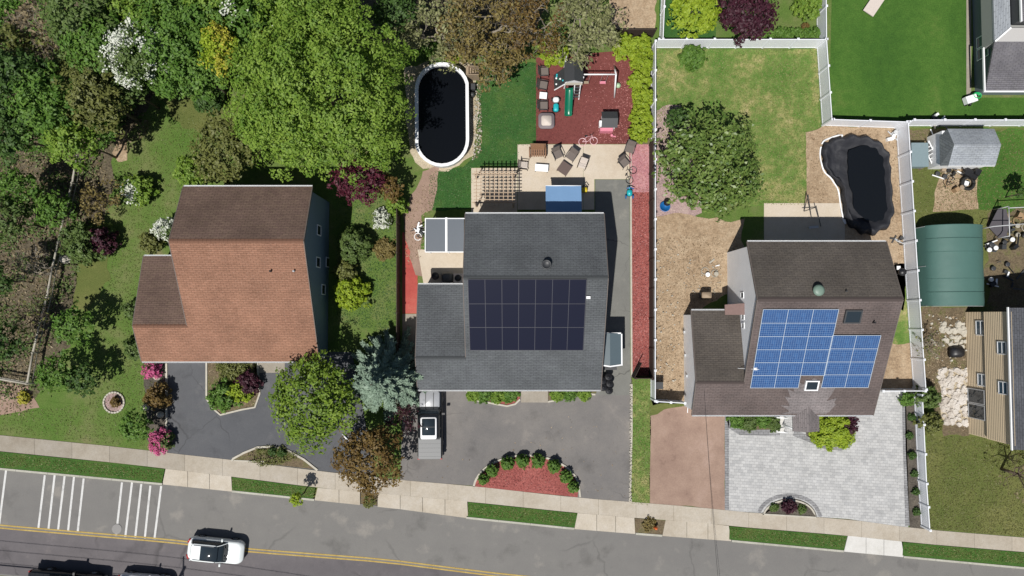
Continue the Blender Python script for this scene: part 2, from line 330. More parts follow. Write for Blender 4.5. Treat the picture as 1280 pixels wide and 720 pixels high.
M_roof3 = shingles('taupe_shingles', C(118, 106, 103), C(108, 98, 96), stain=C(128, 118, 114), stain_amt=.2)
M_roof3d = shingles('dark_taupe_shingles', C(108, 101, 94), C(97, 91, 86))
M_roof3p = shingles('pale_grey_shingles', C(146, 138, 138), C(132, 126, 126))
M_roof4 = shingles('violet_grey_shingles', C(126, 124, 128), C(116, 114, 120))
M_roof5 = shingles('charcoal_shingles', C(100, 102, 108), C(90, 92, 98))
M_shed = shingles('light_grey_shingles', C(176, 182, 188), C(166, 172, 180))
M_lean = flat('slate_blue_panel', C(98, 106, 116), .55, vary=.06)
M_sheet = flat('grey_sheet_roof', C(92, 108, 116), .4, vary=.08)
M_bluecanvas = flat('blue_canvas', C(128, 168, 212), .7, vary=.05, scale=2)
M_green = flat('green_tarp', C(84, 122, 114), .6, vary=.08, scale=1.2, bump=.02)
M_water = glassy('black_pool_water', (.003, .004, .006), .3, spec=.15)
M_tarp = flat('black_tarp', (.022, .023, .028), .65, spec=.3, scale=1.2, bump=.12, vary=.25)
M_slide = flat('green_plastic', C(14, 118, 88), .3, vary=.05)
M_turq = flat('turquoise_plastic', C(40, 190, 200), .35)
M_pinkp = flat('pink_plastic', C(240, 150, 170), .4)
M_yellowp = flat('yellow_plastic', C(240, 214, 60), .4)
M_bluep = flat('blue_plastic', C(30, 110, 180), .35)
M_fabric = flat('grey_brown_sling', C(122, 112, 106), .8, vary=.15)
M_rattan = flat('rattan', C(150, 112, 84), .7, vary=.3, scale=20)
M_cream = flat('cream_cushion', C(228, 216, 206), .8)
M_pv = glassy('dark_solar_cells', (.008, .009, .021), .25, spec=.4)
M_carw = glassy('white_car_paint', (.74, .78, .78), .15)
M_carb = glassy('black_car_paint', (.012, .013, .015), .12)
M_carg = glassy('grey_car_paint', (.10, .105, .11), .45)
M_cars = glassy('silver_car_paint', (.62, .63, .66), .22)
M_lamp = glassy('headlight_lens', (.55, .6, .62), .1)
M_red = glassy('tail_light_lens', (.35, .02, .02), .2)
M_orange = flat('orange_paint', C(230, 110, 50), .5)
# blue solar panel with cell grid
def pvblue():
    m, N, L, B = newmat('blue_solar_cells'); uv = N.new('ShaderNodeUVMap')
    br = N.new('ShaderNodeTexBrick'); br.offset = 0; br.inputs['Scale'].default_value = 1; br.inputs['Brick Width'].default_value = .165; br.inputs['Row Height'].default_value = .165
    br.inputs['Mortar Size'].default_value = .008; br.inputs['Color1'].default_value = (.022, .06, .17, 1); br.inputs['Color2'].default_value = (.03, .085, .22, 1); br.inputs['Mortar'].default_value = (.16, .24, .38, 1)
    L.new(uv.outputs[0], br.inputs['Vector']); L.new(br.outputs[0], B.inputs['Base Color']); B.inputs['Roughness'].default_value = .2
    return m
M_pvb = pvblue()

# ---------------------------------------------------------------- ground patches
rng = random.Random(7)
def wobble(pts, amp, step=.45, seed=0):
    r = random.Random(seed); out = []
    n = len(pts)
    for i in range(n):
        a, b = Vector(pts[i][:2]), Vector(pts[(i + 1) % n][:2]); L_ = (b - a).length; k = max(1, int(L_ / step))
        for j in range(k):
            p = a.lerp(b, j / k); out.append(p)
    if amp:
        ph = [r.uniform(0, 6.28) for _ in range(6)]
        res = []
        for i, p in enumerate(out):
            w = sum(math.sin(p.x * f + p.y * g + ph[q]) for q, (f, g) in enumerate(((1.1, .7), (-.8, 1.5), (2.3, 1.9), (3.1, -2.7)))) / 4
            w2 = sum(math.sin(p.x * f + p.y * g + ph[q + 1]) for q, (f, g) in enumerate(((1.3, -.7), (.9, 1.3), (-2.6, 1.6), (3.4, 2.2)))) / 4
            res.append((p.x + amp * w * 1.6 + r.uniform(-.3, .3) * amp, p.y + amp * w2 * 1.6 + r.uniform(-.3, .3) * amp))
        out = res
    return [(p[0], p[1]) for p in out]
def sheet(name, px, level, m, amp=0.0, z=0.0, kind='structure', seed=None, world_pts=False, tint=None):
    zz = z + level * .006
    pts = px if world_pts else [P(a, b, zz)[:2] for a, b in px]
    pts = wobble(pts, amp, seed=seed if seed is not None else len(name) + len(px)) if amp else pts
    me = bpy.data.meshes.new(name)
    import bmesh
    bm = bmesh.new(); vs = [bm.verts.new((x, y, zz)) for x, y in pts]; f = bm.faces.new(vs)
    bm.normal_update()
    if f.normal.z < 0: bmesh.ops.reverse_faces(bm, faces=[f])
    bmesh.ops.triangulate(bm, faces=bm.faces[:]); bm.to_mesh(me); bm.free()
    o = link(name, me, m, None, keep=True)
    return tag(o, kind=kind)
def lerp_line(tab, x):
    for (x0, y0), (x1, y1) in zip(tab, tab[1:]):
        if x <= x1 or (x1, y1) == tab[-1]: return y0 + (y1 - y0) * (x - x0) / (x1 - x0)
WT = [(-400, 502), (0, 544), (160, 560), (208, 566), (300, 576), (400, 589), (500, 600), (585, 607), (720, 622), (790, 627.5), (880, 634.6), (912, 639), (1060, 649), (1147, 661), (1280, 672), (1700, 706)]
WB = [(-400, 523), (0, 564), (160, 580), (208, 586), (300, 597), (400, 610), (500, 619), (585, 627), (720, 641), (790, 647), (880, 653.5), (912, 657.5), (1060, 669.5), (1147, 679), (1280, 690), (1700, 724)]
KB = [(-400, 543), (0, 585), (203, 604), (290, 613), (395, 624), (500, 635), (583, 646), (720, 660), (795, 666), (915, 675), (1055, 688), (1280, 709), (1700, 745)]
YL = [(-400, 618), (0, 657.5), (100, 666), (208, 675), (305, 686.7), (480, 700), (615, 717), (800, 736), (1280, 778), (1700, 815)]
RB = [(x, y + 62) for x, y in YL]
wt = lambda x: lerp_line(WT, x); wb = lambda x: lerp_line(WB, x); kb = lambda x: lerp_line(KB, x); yl = lambda x: lerp_line(YL, x)
RZ = -.12
# one sheet reaching the horizon
o = MB().add([(-900, -900, -.2), (900, -900, -.2), (900, 900, -.2), (-900, 900, -.2)], [(0, 1, 2, 3)]).build('ground', M_olive, keep=True); tag(o, kind='structure')
xs = [-400, -200, 0, 100, 203, 290, 395, 500, 583, 720, 795, 915, 1055, 1170, 1280, 1480, 1700]
kw = [P(x, wb(x), 0) for x in xs]
kw[0].x = -90; kw[-1].x = 90
mb = MB(); mb.prism([(p.x, p.y) for p in kw] + [(90, 80), (-90, 80)], -.19, 0.0); tag(mb.build('lawn', M_lawn, keep=True), kind='structure')
# kerb: stone strip with a real step to the road, dropped at the aprons
aprons = [(203, 290), (393, 583), (718, 795), (828, 915), (1055, 1130)]
mb = MB()
x = -380
while x < 1680:
    x2 = min([x + 40, 1680] + [e for ab in aprons for e in ab if e > x + .01])
    mid = (x + x2) / 2
    low = any(a < mid < b for a, b in aprons)
    a = P(x, kb(x), 0); b = P(x2 - .25, kb(x2 - .25), 0); d = (b - a).normalized(); nrm = Vector((d.y, -d.x, 0))
    a2 = a + nrm * .16; b2 = b + nrm * .16
    if not low: mb.prism([(a.x, a.y), (a2.x, a2.y), (b2.x, b2.y), (b.x, b.y)], -.19, .012)
    x = x2
tag(mb.build('kerb', M_kerb, keep=True), kind='structure')
def band(name, f0, f1, x0, x1, level, m, z=0.0, n=30, seed=1):
    px = [(x0 + (x1 - x0) * i / n, f0(x0 + (x1 - x0) * i / n)) for i in range(n + 1)]
    px += [(x1 - (x1 - x0) * i / n, f1(x1 - (x1 - x0) * i / n)) for i in range(n + 1)]
    return sheet(name, px, level, m, z=z)
band('road', kb, lambda x: yl(x) + 62, -380, 1680, 0, M_road, z=RZ - .01)
band('worn_road_lane', lambda x: yl(x) + 3, lambda x: yl(x) + 60, -380, 1680, 1, M_roadfar, z=RZ - .01)
# sidewalk slabs
mb = MB(); x = -380; r = random.Random(3)
while x < 1680:
    x2 = x + 47
    g = .13
    t = .12 if x < 200 else (.5 if x < 470 else .56)
    t += r.uniform(-.12, .12)
    if 470 < x < 720: t = .62 + r.uniform(-.12, .06)
    q = [P(x + g, wt(x + g), .03), P(x2 - g, wt(x2 - g), .03), P(x2 - g, wb(x2 - g), .03), P(x + g, wb(x + g), .03)]
    mb.prism([(p.x, p.y) for p in q][::-1], -.02, .035, t)
    x = x2
tag(mb.build('sidewalk', M_conc, keep=True), kind='structure')
band('sidewalk_joint_bed', wt, wb, -380, 1680, 2, M_bedsoil)
# aprons slope from walk to road
def apron(x0, x1, y_in, splay=(0, 0), m=M_conc, t=.6, n=3):
    mb = MB()
    for i in range(n):
        a = x0 + (x1 - x0) * i / n + (.5 if i else 0); b = x0 + (x1 - x0) * (i + 1) / n
        a2 = a - (splay[0] if i == 0 else 0); b2 = b + (splay[1] if i == n - 1 else 0)
        q = [P(a, wb(a) + .1, .02), P(b, wb(b) + .1, .02), P(b2, kb(b2) + 1.5, -.1), P(a2, kb(a2) + 1.5, -.1)]
        mb.slab([q[3], q[2], q[1], q[0]], .1); mb.tint[len(mb.f) - 6] = t + r.uniform(-.1, .1)
    return tag(mb.build('driveway_apron', m, keep=True), kind='structure')
apron(207, 289, 0, (4, 1), t=.72); apron(397, 450, 0, (4, 0), t=.55, n=2); apron(472, 584, 0, (0, 1), t=.62, n=4); apron(722, 793, 0, (4, 1), t=.72); apron(832, 911, 0, (4, 3), t=.66); apron(1060, 1127, 0, (5, 3), m=M_concw)
# verges
def verge(x0, x1, m=M_verge, d0=0, d1=0):
    n = 10; px = [(x0 + (x1 - x0) * i / n, wb(x0 + (x1 - x0) * i / n) + .6) for i in range(n + 1)]
    px += [(x1 + d1 - (x1 + d1 - x0 - d0) * i / n, kb(x1 + d1 - (x1 + d1 - x0 - d0) * i / n) - .3) for i in range(n + 1)]
    q = [P(a, b, .015) for a, b in px]; tag(MB().prism([(p.x, p.y) for p in q][::-1], -.19, .015).build('verge', m, keep=True), kind='structure')
verge(-380, 206, d1=-4); verge(290, 394, d1=-3); verge(451, 471, M_bedsoil); verge(585, 722, d1=-4); verge(794, 832, M_bedsoil, d1=-4); verge(912, 1059, d1=-4); verge(1129, 1680)
# road markings
mb = MB()
def stripe(mb, a, b, w, z=RZ):
    A, B_ = P(*a, z), P(*b, z); d = (B_ - A).normalized(); n = Vector((-d.y, d.x, 0)) * w / 2
    mb.add([(*(A - n)[:2], z), (*(B_ - n)[:2], z), (*(B_ + n)[:2], z), (*(A + n)[:2], z)], [(0, 1, 2, 3)])
for a, b in [((7.5, 588), (-1, 655)), ((56, 594), (48, 660)), ((68.3, 594), (60.5, 662)), ((80.8, 594.8), (72.5, 663)), ((92.5, 596), (85, 664)), ((104.6, 598), (97, 665.5)),
             ((152.5, 603), (145, 670)), ((165, 603), (156.6, 671)), ((176.6, 605), (169, 672)), ((188, 607), (181, 673)), ((201.5, 607.5), (193, 674))]:
    stripe(mb, a, b, .17)
tag(mb.build('road_markings', M_paint, keep=True), kind='structure')
mb = MB()
for off in (0, 3.6):
    xx = list(range(-380, 1680, 40))
    for a, b in zip(xx, xx[1:]): stripe(mb, (a, yl(a) + off - 1), (b + .2, yl(b + .2) + off - 1), .11, RZ + .003)
tag(mb.build('centre_line_markings', M_yellow, keep=True), kind='structure')

# yards
sheet('woodland_floor', [(-500, 700 - 200), (0, 541), (0, 508), (40, 500), (62, 480), (98, 388), (118, 330), (133, 258), (145, 196), (158, 160), (188, 128), (200, 105), (330, 70), (520, 60), (660, 60), (700, -60), (-500, -200), (-500, 300)], 1, M_litter, amp=.35)
sheet('lawn', [(-500, 505), (0, 541), (175, 561), (205, 566), (205, 520), (60, 500), (0, 517), (-500, 480)], 2, M_lawn, amp=.12)
sheet('dirt', [(160, 158), (148, 168), (140, 190), (146, 205), (160, 200), (158, 175)], 2, M_dirt, amp=.12)
sheet('dirt', [(190, 108), (250, 112), (300, 128), (298, 158), (250, 165), (215, 150)], 2, M_olive, amp=.3)
sheet('dirt', [(0, 478), (34, 482), (50, 508), (28, 515), (0, 518), (-60, 516), (-60, 478)], 3, M_browndirt, amp=.1)
sheet('dirt', [(108, 388), (135, 350), (135, 300), (122, 260), (100, 330), (88, 388)], 2, M_olive, amp=.25)
sheet('pool_sand', [(505, 85), (560, 72), (592, 80), (598, 150), (592, 195), (560, 214), (530, 212), (512, 190)], 3, M_sand, amp=.16)
sheet('lawn', [(590, 82), (672, 78), (672, 182), (648, 182), (648, 208), (590, 208), (590, 262), (535, 262), (538, 215), (580, 208), (598, 190)], 2, M_pool_grass, amp=.1)
sheet('dirt', [(506, 262), (528, 215), (548, 205), (542, 262), (528, 272), (526, 312), (538, 345), (520, 345), (510, 315), (505, 300)], 4, M_browndirt, amp=.14)
sheet('path', [(503, 290), (522, 294), (522, 392), (503, 392)], 3, M_redpad)
sheet('patio', [(503, 392.5), (522, 392.5), (522, 480), (503, 480)], 3, M_conc)
sheet('patio', [(522, 312), (582, 312), (582, 358), (530, 358)], 5, M_patio)
sheet('play_area', [(670, 72), (793, 62), (793, 180), (670, 180)], 4, M_playred)
sheet('patio', [(647, 180.5), (729, 180.5), (729, 262), (647, 262)], 5, M_patio)
sheet('patio', [(729.3, 180.5), (786, 180.5), (787, 224), (743, 224), (743, 262), (729.3, 262)], 5, M_patio)
sheet('patio', [(589, 210), (646.5, 210), (646.5, 290), (589, 290)], 5, M_patio)
sheet('driveway', [(744, 224.5), (787, 224.5), (788, 494), (744, 494)], 4, M_drive_side)
sheet('path', [(787.5, 232), (813, 232), (813, 470), (789, 470)], 3, M_redmulch)
sheet('path', [(787, 180), (813, 180), (813, 240), (787, 240)], 4, M_pinkmulch, amp=.04)
sheet('dirt', [(787, 60), (815, 50), (815, 182), (793, 182)], 2, M_bedsoil, amp=.1)
sheet('lawn', [(789, 471), (814, 471), (812, 632), (788, 629)], 3, M_patchy, amp=.03)
sheet('lawn', [(819, 62), (1024, 62), (1024, 158), (1008, 165), (1008, 256), (880, 256), (819, 200)], 2, M_patchy, amp=.12)
sheet('lawn', [(824, -40), (895, -40), (895, 48), (824, 48)], 2, M_pool_grass)
sheet('lawn', [(895, -40), (1022, -40), (1022, 48), (895, 48)], 2, M_lawn)
sheet('dirt', [(760, -40), (822, -40), (818, 40), (790, 45), (765, 35)], 3, M_dirt, amp=.2)
sheet('gravel', [(817, 140), (850, 130), (872, 170), (876, 262), (850, 290), (817, 300)], 3, M_pinkgravel, amp=.2)
sheet('dirt', [(817, 275), (850, 265), (900, 275), (930, 275), (930, 360), (870, 390), (856, 505), (817, 505)], 4, M_dirt, amp=.18)
sheet('dirt', [(1007, 166), (1030, 158), (1125, 158), (1138, 330), (1128, 390), (1040, 300), (1008, 262)], 4, M_dirt, amp=.1)
sheet('patio', [(955, 254), (1056, 254), (1056, 300), (955, 300)], 5, M_patio)
sheet('dirt', [(1090, 420), (1140, 420), (1144, 488), (1085, 488)], 3, M_dirt, amp=.08)
sheet('lawn', [(1116, 330), (1134, 330), (1138, 430), (1112, 430)], 4, M_patchy, amp=.1)
sheet('dirt', [(813, 503), (875, 510), (906, 515), (906, 638.5), (880, 634.3), (812, 629.5)], 3, M_browndirt, amp=.04)
sheet('lawn', [(812, 498), (850, 500), (858, 508), (830, 512), (813, 520)], 4, M_olive, amp=.12)
sheet('driveway', [(906.3, 510), (1127, 485), (1129, 560), (1135.5, 660), (1060, 648.7), (907, 638.2)], 4, M_paver)
def ribbon(name, px, w, level, m, z=0, h=None, parent=None, keep=True, kind='structure'):
    pts = [P(a, b, z) for a, b in px]; L_, R_ = [], []
    for i, p in enumerate(pts):
        d = (pts[min(i + 1, len(pts) - 1)] - pts[max(i - 1, 0)]).normalized(); n = Vector((-d.y, d.x, 0)) * w / 2
        L_.append(p + n); R_.append(p - n)
    poly = [(p.x, p.y) for p in L_] + [(p.x, p.y) for p in reversed(R_)]
    if h is None: return sheet(name, poly, level, m, z=z, world_pts=True)
    mb = MB()
    for i in range(len(pts) - 1):
        mb.prism([(q.x, q.y) for q in (R_[i], R_[i + 1], L_[i + 1], L_[i])], z, z + h)
    return tag(mb.build(name, m, parent, keep=keep), kind=kind)
def arc(cx, cy, rx, ry, a0, a1, n=20):
    return [(cx + rx * math.cos(R(a0 + (a1 - a0) * i / n)), cy - ry * math.sin(R(a0 + (a1 - a0) * i / n))) for i in range(n + 1)]
ribbon('paver_border', [(908.5, 515), (908.5, 637)], .35, 5, M_pavedge)
ribbon('paver_border', [(1129.5, 487), (1131, 560), (1134, 657)], .35, 5, M_pavedge)
ribbon('paver_border', [(911, 520), (914, 533), (925, 540), (975, 541)], .5, 5, M_pavedge)
ribbon('paver_border', [(992, 541), (1010, 548), (1030, 557), (1050, 560), (1064, 548), (1066, 520)], .5, 5, M_pavedge)
sheet('planting_bed', [(912, 505), (978, 505), (972, 537), (926, 537), (916, 530)], 6, M_bedsoil)
sheet('planting_bed', [(1002, 500), (1064, 500), (1063, 545), (1048, 556), (1030, 553), (1008, 545)], 6, M_darksoil)
sheet('planting_bed', [(1131, 490), (1146, 490), (1150, 600), (1156, 661), (1137, 659), (1132, 560)], 5, M_darksoil)
sheet('planting_bed', [(952, 642)] + arc(987, 648, 34, 25, 170, 10) + [(1021, 646.5)], 6, M_darksoil)
ribbon('bed_edging', [(953, 642.5)] + arc(986, 646, 32, 21, 165, 15) + [(1020, 646.5), (953, 642.5)], .13, 0, M_stone, h=.1)
ribbon('paver_border', [(948, 641)] + arc(986, 646, 38, 27, 168, 12) + [(1026, 646)], .3, 5, M_pavedge)
# driveway one
sheet('driveway', [(209, 440), (440, 440), (470, 597), (300, 576), (209, 566)], 3, M_drive_dark)
sheet('patio', [(318, 440), (356, 440), (356, 466), (318, 466)], 5, M_conc)
isl = [(258.5, 448), (258.5, 498), (266, 510), (276, 518.5), (302, 512), (319, 509), (325, 492), (323, 466), (322, 448)]
sheet('planting_bed', isl, 5, M_bedsoil)
ribbon('bed_edging', isl, .14, 0, M_stone, h=.1)
sheet('planting_bed', [(290, 575)] + [(305, 566), (322, 559), (340, 558), (360, 563), (380, 574), (397, 587)], 5, M_bedsoil)
ribbon('bed_edging', [(290, 576), (292, 573), (305, 566), (322, 559), (340, 558), (360, 563), (380, 574), (397, 587.5)], .16, 0, M_stone, h=.1)
ribbon('bed_edging', [(293, 575.5), (330, 577)], .1, 0, M_stone, h=.07)
sheet('planting_bed', [(182, 452), (208, 452), (208, 566), (192, 564), (182, 548), (184, 510), (180, 480)], 3, M_darksoil, amp=.05)
ribbon('bed_edging', [(208.5, 454), (208.5, 566)], .16, 0, M_stone, h=.1)
sheet('planting_bed', arc(143, 503, 13, 13, 0, 345, 24), 4, M_pinkgravel)
# driveway two
sheet('driveway', [(505, 470), (790, 470), (788.5, 627.5), (720, 621.5), (590, 607), (500, 600)], 3, M_drive)
ribbon('bed_edging', [(789.5, 480), (789.5, 540), (787.5, 627)], .14, 0, M_stone, h=.06)
ribbon('bed_edging', [(788.5, 232), (789.5, 470)], .14, 0, M_stone, h=.05)
ribbon('bed_edging', [(788.8, 183), (788.8, 232)], .06, 0, M_stone, h=.05)
sheet('planting_bed', [(592, 608)] + arc(658, 612, 66, 43, 175, 8, 24) + [(722, 621.5)], 5, M_redmulch)
ribbon('bed_edging', [(592, 608)] + arc(658, 612, 66, 43, 175, 8, 24) + [(725, 621)], .16, 0, M_stone, h=.11)
sheet('planting_bed', [(583, 480), (650, 480), (650, 498), (640, 507), (620, 505), (604, 502), (592, 500), (585, 492)], 6, M_redmulch)
ribbon('bed_edging', [(584, 489), (586, 495), (592, 500), (604, 502), (620, 505), (634, 507.5), (644, 505), (650, 499)], .14, 0, M_stone, h=.1)
sheet('planting_bed', [(684, 480), (748, 480), (745, 492), (728, 490), (712, 492), (698, 500), (684, 501)], 6, M_bedsoil)
ribbon('bed_edging', [(685, 502), (698, 500), (708, 494), (716, 491), (728, 492), (744, 493)], .14, 0, M_stone, h=.1)
MB().box2(P(651, 0, .1).x, P(0, 503, .1).y, 0, P(684, 0, .1).x, P(0, 480, .1).y, .16).build('front_step', M_conc, keep=True)['kind'] = 'structure'
# right side neighbours
sheet('lawn', [(1041, -60), (1210, -60), (1210, 122), (1420, 122), (1420, 152), (1036, 152)], 2, M_vivid)
sheet('dirt', [(1208, -60), (1214, -60), (1214, 125), (1208, 118)], 3, M_conc)
sheet('lawn', [(1128, 160), (1420, 160), (1420, 400), (1150, 400)], 2, M_olive)
sheet('lawn', [(1218, 162), (1420, 162), (1420, 262), (1215, 262)], 3, M_vivid, amp=.2)
sheet('dirt', [(1180, 210), (1222, 208), (1222, 262), (1168, 265), (1168, 240)], 4, M_dirt, amp=.1)
sheet('dirt', [(1128, 162), (1180, 162), (1180, 200), (1150, 212), (1130, 195)], 3, M_bedsoil, amp=.15)
sheet('lawn', [(1158, 540), (1420, 545), (1420, 684), (1280, 671), (1160, 661)], 2, M_olive)
sheet('dirt', [(1152, 384), (1212, 384), (1212, 545), (1180, 545), (1152, 470)], 3, M_bedsoil, amp=.1)
sheet('patio', [(1172, 462), (1210, 460), (1210, 530), (1180, 530)], 4, M_sand, amp=.12)
sheet('dirt', [(1235, 262), (1420, 262), (1420, 400), (1232, 400)], 4, M_bedsoil, amp=.3)

# ================================================================ houses
def window_side(parent, xw, y0, y1, z0, z1, sgn, frame=None, glass=None, mull=False):
    """window on a wall in a plane x = xw facing sgn"""
    mb = MB(); t = .07; d = .05 * sgn
    for a in ((y0, z0, y1, z0 + t), (y0, z1 - t, y1, z1), (y0, z0 + t, y0 + t, z1 - t), (y1 - t, z0 + t, y1, z1 - t)):
        mb.box2(xw - .01 * sgn, a[0], a[1], xw + d, a[2], a[3])
    if mull: mb.box2(xw - .01 * sgn, y0 + t, (z0 + z1) / 2 - .03, xw + d * .8, y1 - t, (z0 + z1) / 2 + .03)
    f = mb.build('window', frame or M_white, parent)
    MB().box2(xw - .005 * sgn, y0 + t, z0 + t, xw + d * .4, y1 - t, z1 - t).build('pane', glass or M_glass, f)
    return f
M_rake = flat('weathered_rake', C(120, 110, 104), .7)
def cottage(label, xl, xr, yr, yk, yf, zr, zk, zf, gx, gyk, gyr, gzr, roof, roofd, wall, group, groofd=None):
    h = empty('house', ((xl + xr) / 2, (yr + yf) / 2, 0), label, 'house', group)
    o = .35; s = .09
    pitch = (zk - zf) / (yk - yf)
    zz = lambda y: zf + (y - yf) * pitch                     # front slope height
    gzk = zz(gyk); pr = (zk - zr) / (yr - yk); gpr = (gzk - gzr) / (gyr - gyk); t = .16
    # walls, one closed prism each
    def wallprism(x0, x1, prof):
        n = len(prof); vs = [(x0, y, z) for y, z in prof] + [(x1, y, z) for y, z in prof]
        return MB().add(vs, [tuple(reversed(range(n))), tuple(range(n, 2 * n))] + [(i, (i + 1) % n, n + (i + 1) % n, n + i) for i in range(n)])
    e = t + .02
    w = wallprism(xl + s, xr - s, [(yr - o, -.05), (yr - o, zr + o * pr - e), (yk, zk - e), (yf + o, zf + o * pitch - e), (yf + o, -.05)]).build('wall', wall, h)
    g = wallprism(gx + s, xl + s - .003, [(gyr - o, -.05), (gyr - o, gzr + o * gpr - e), (gyk, gzk - e), (yf + o, zf + o * pitch - e - .004), (yf + o, -.05)]).build('garage_wall', wall, h)
    rf = MB(); rf.slab([(xl, yf, zf), (xr, yf, zf), (xr, yk, zk), (xl, yk, zk)], t)
    rf.slab([(gx, yf, zf), (xl - .002, yf, zf), (xl - .002, gyk, gzk), (gx, gyk, gzk)], t)
    rf = rf.build('roof', roof, h)
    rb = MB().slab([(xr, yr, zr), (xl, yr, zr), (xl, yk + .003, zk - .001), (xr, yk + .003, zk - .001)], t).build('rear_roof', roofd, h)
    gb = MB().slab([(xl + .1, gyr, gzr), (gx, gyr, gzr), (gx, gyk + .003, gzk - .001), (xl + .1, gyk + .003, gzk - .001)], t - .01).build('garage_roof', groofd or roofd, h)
    # ridge caps, rakes, gutters
    for x0, x1, y, z in ((xl, xr, yk, zk), (gx, xl, gyk, gzk)):
        rc = MB()
        k = int((x1 - x0) / .3)
        for i in range(k):
            a = x0 + (x1 - x0) * i / k; b = x0 + (x1 - x0) * (i + 1) / k
            for sg, p_ in ((-1, pitch), (1, pr)):
                rc.add([(a, y, z + .022), (b, y, z + .03), (b, y + sg * .15, z + .022 - .15 * p_ + .012), (a, y + sg * .15, z + .014 - .15 * p_)], [(0, 1, 2, 3) if sg < 0 else (3, 2, 1, 0)])
        rc.build('ridge_cap', roof, rf)
    def bar(a, b, w_=.05, hh=.16):
        tr = MB(); a = Vector(a); b = Vector(b); d = b - a
        rot = d.to_track_quat('X', 'Z').to_matrix(); tr.box((a + b) / 2, (d.length, w_, hh), rot=rot); tr.build('rake_trim', M_rake, rf)
    for x in (xl - .03, xr + .03):
        if x > xl: bar((x, yf, zf - .08), (x, yk, zk - .08))
        else: bar((x, gyk, gzk - .08), (x, yk, zk - .08))
        bar((x, yk, zk - .08), (x, yr, zr - .08))
    bar((gx - .03, yf, zf - .08), (gx - .03, gyk, gzk - .08)); bar((gx - .03, gyk, gzk - .08), (gx - .03, gyr, gzr - .08))
    for x0, x1, y, z, sg in ((gx, xr, yf, zf, -1), (xl, xr, yr, zr, 1), (gx, xl, gyr, gzr, 1)):
        gt = MB(); gt.box2(x0, y + sg * .01, z - .15, x1, y + sg * .03, z - .02); gt.box2(x0, y + sg * .03, z - .15, x1, y + sg * .09, z - .13); gt.box2(x0, y + sg * .09, z - .15, x1, y + sg * .1, z - .03)
        gt.build('gutter', M_white, h)
    for x in (gx + .35, xr - .35):
        MB().tube([(x, yf - .07, zf - .12), (x, yf + o - .08, zf - .5), (x, yf + o - .08, .1), (x, yf - .2, .06)], .04, 6).build('downspout', M_white, h)
    def wy(x0, x1, z0, z1, y, sg, name='window', pane=True, m=None):
        t_ = .07; mb = MB()
        for a_ in ((x0, z0, x1, z0 + t_), (x0, z1 - t_, x1, z1), (x0, z0 + t_, x0 + t_, z1 - t_), (x1 - t_, z0 + t_, x1, z1 - t_)): mb.box2(a_[0], y - .01 * sg, a_[1], a_[2], y + .05 * sg, a_[3])
        f = mb.build(name, M_white, h); MB().box2(x0 + t_, y - .005 * sg, z0 + t_, x1 - t_, y + .02 * sg, z1 - t_).build('pane', M_glass, f)
    yb = yf + o; xm_ = (xl + xr) / 2
    for dx in (-3.6, 2.6): wy(xm_ + dx, xm_ + dx + 1.5, .9, 2.1, yb, -1)
    dr_ = MB().box2(xm_ + .2, yb + .01, .02, xm_ + 1.15, yb - .05, 2.1).build('door', M_darkgrey, h); MB().box2(xm_ + 1.02, yb - .05, 1.0, xm_ + 1.06, yb - .1, 1.1).build('handle', M_metal, dr_)
    gd = MB(); gw = min(2.5, xl - gx - 1.0); g0 = (gx + xl) / 2 - gw / 2
    for k in range(4): gd.box2(g0, yb + .01, .03 + k * .53, g0 + gw, yb - .05, .03 + k * .53 + .51)
    gd.build('garage_door', M_white, h)
    for dx in (-3.5, -.6, 2.3):
        wy(xm_ + dx, xm_ + dx + 1.2, 3.4, 4.6, yr - o, 1)
        if dx != -.6: wy(xm_ + dx, xm_ + dx + 1.2, .9, 2.1, yr - o, 1)
    return h, rf, rb, zz, w, g
def front_n(yk, zk, yf, zf): return Vector((0, -(zk - zf), (yk - yf))).normalized()
def vent(parent, p, r=.05, hh=.35, m=None, name='roof_vent'):
    MB().tube([p - Vector((0, 0, .1)), p + Vector((0, 0, hh))], r, 8).build(name, m or M_darkgrey, parent)
def hz(p): return P(p[0], p[1], p[2])

# --- house one (red-brown roof)
ZR, ZK, ZF, ZG = 5.35, 7.4, 2.9, 2.95
a = dict(xl=P(225, 233, ZR).x + .25, xr=P(390, 233, ZR).x, yr=P(300, 233, ZR).y, yk=P(300, 301, ZK).y, yf=P(300, 452, ZF).y, gx=P(171.5, 430, 3.6).x, gyk=P(200, 407, 4.25).y, gyr=P(200, 320, ZG).y)
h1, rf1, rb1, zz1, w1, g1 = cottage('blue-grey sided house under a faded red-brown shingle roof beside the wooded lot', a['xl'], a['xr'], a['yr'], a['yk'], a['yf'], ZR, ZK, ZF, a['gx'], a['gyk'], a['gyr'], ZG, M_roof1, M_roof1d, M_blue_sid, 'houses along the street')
nf = front_n(a['yk'], ZK, a['yf'], ZF)
for p in ((339, 339), (368, 339)):
    vent(rf1, PS(p[0], p[1], Vector((a['xl'], a['yf'], ZF)), nf), .07, .3, M_steel if p[0] > 350 else M_black)
xw = a['xr'] - .09
for (px, py) in ((398.5, 288), (397.5, 328), (409.5, 328), (404, 362)):
    q = PX(px, py, xw); window_side(h1, xw, q.y - .42, q.y + .42, q.z - .55, q.z + .55, 1)
H1 = a
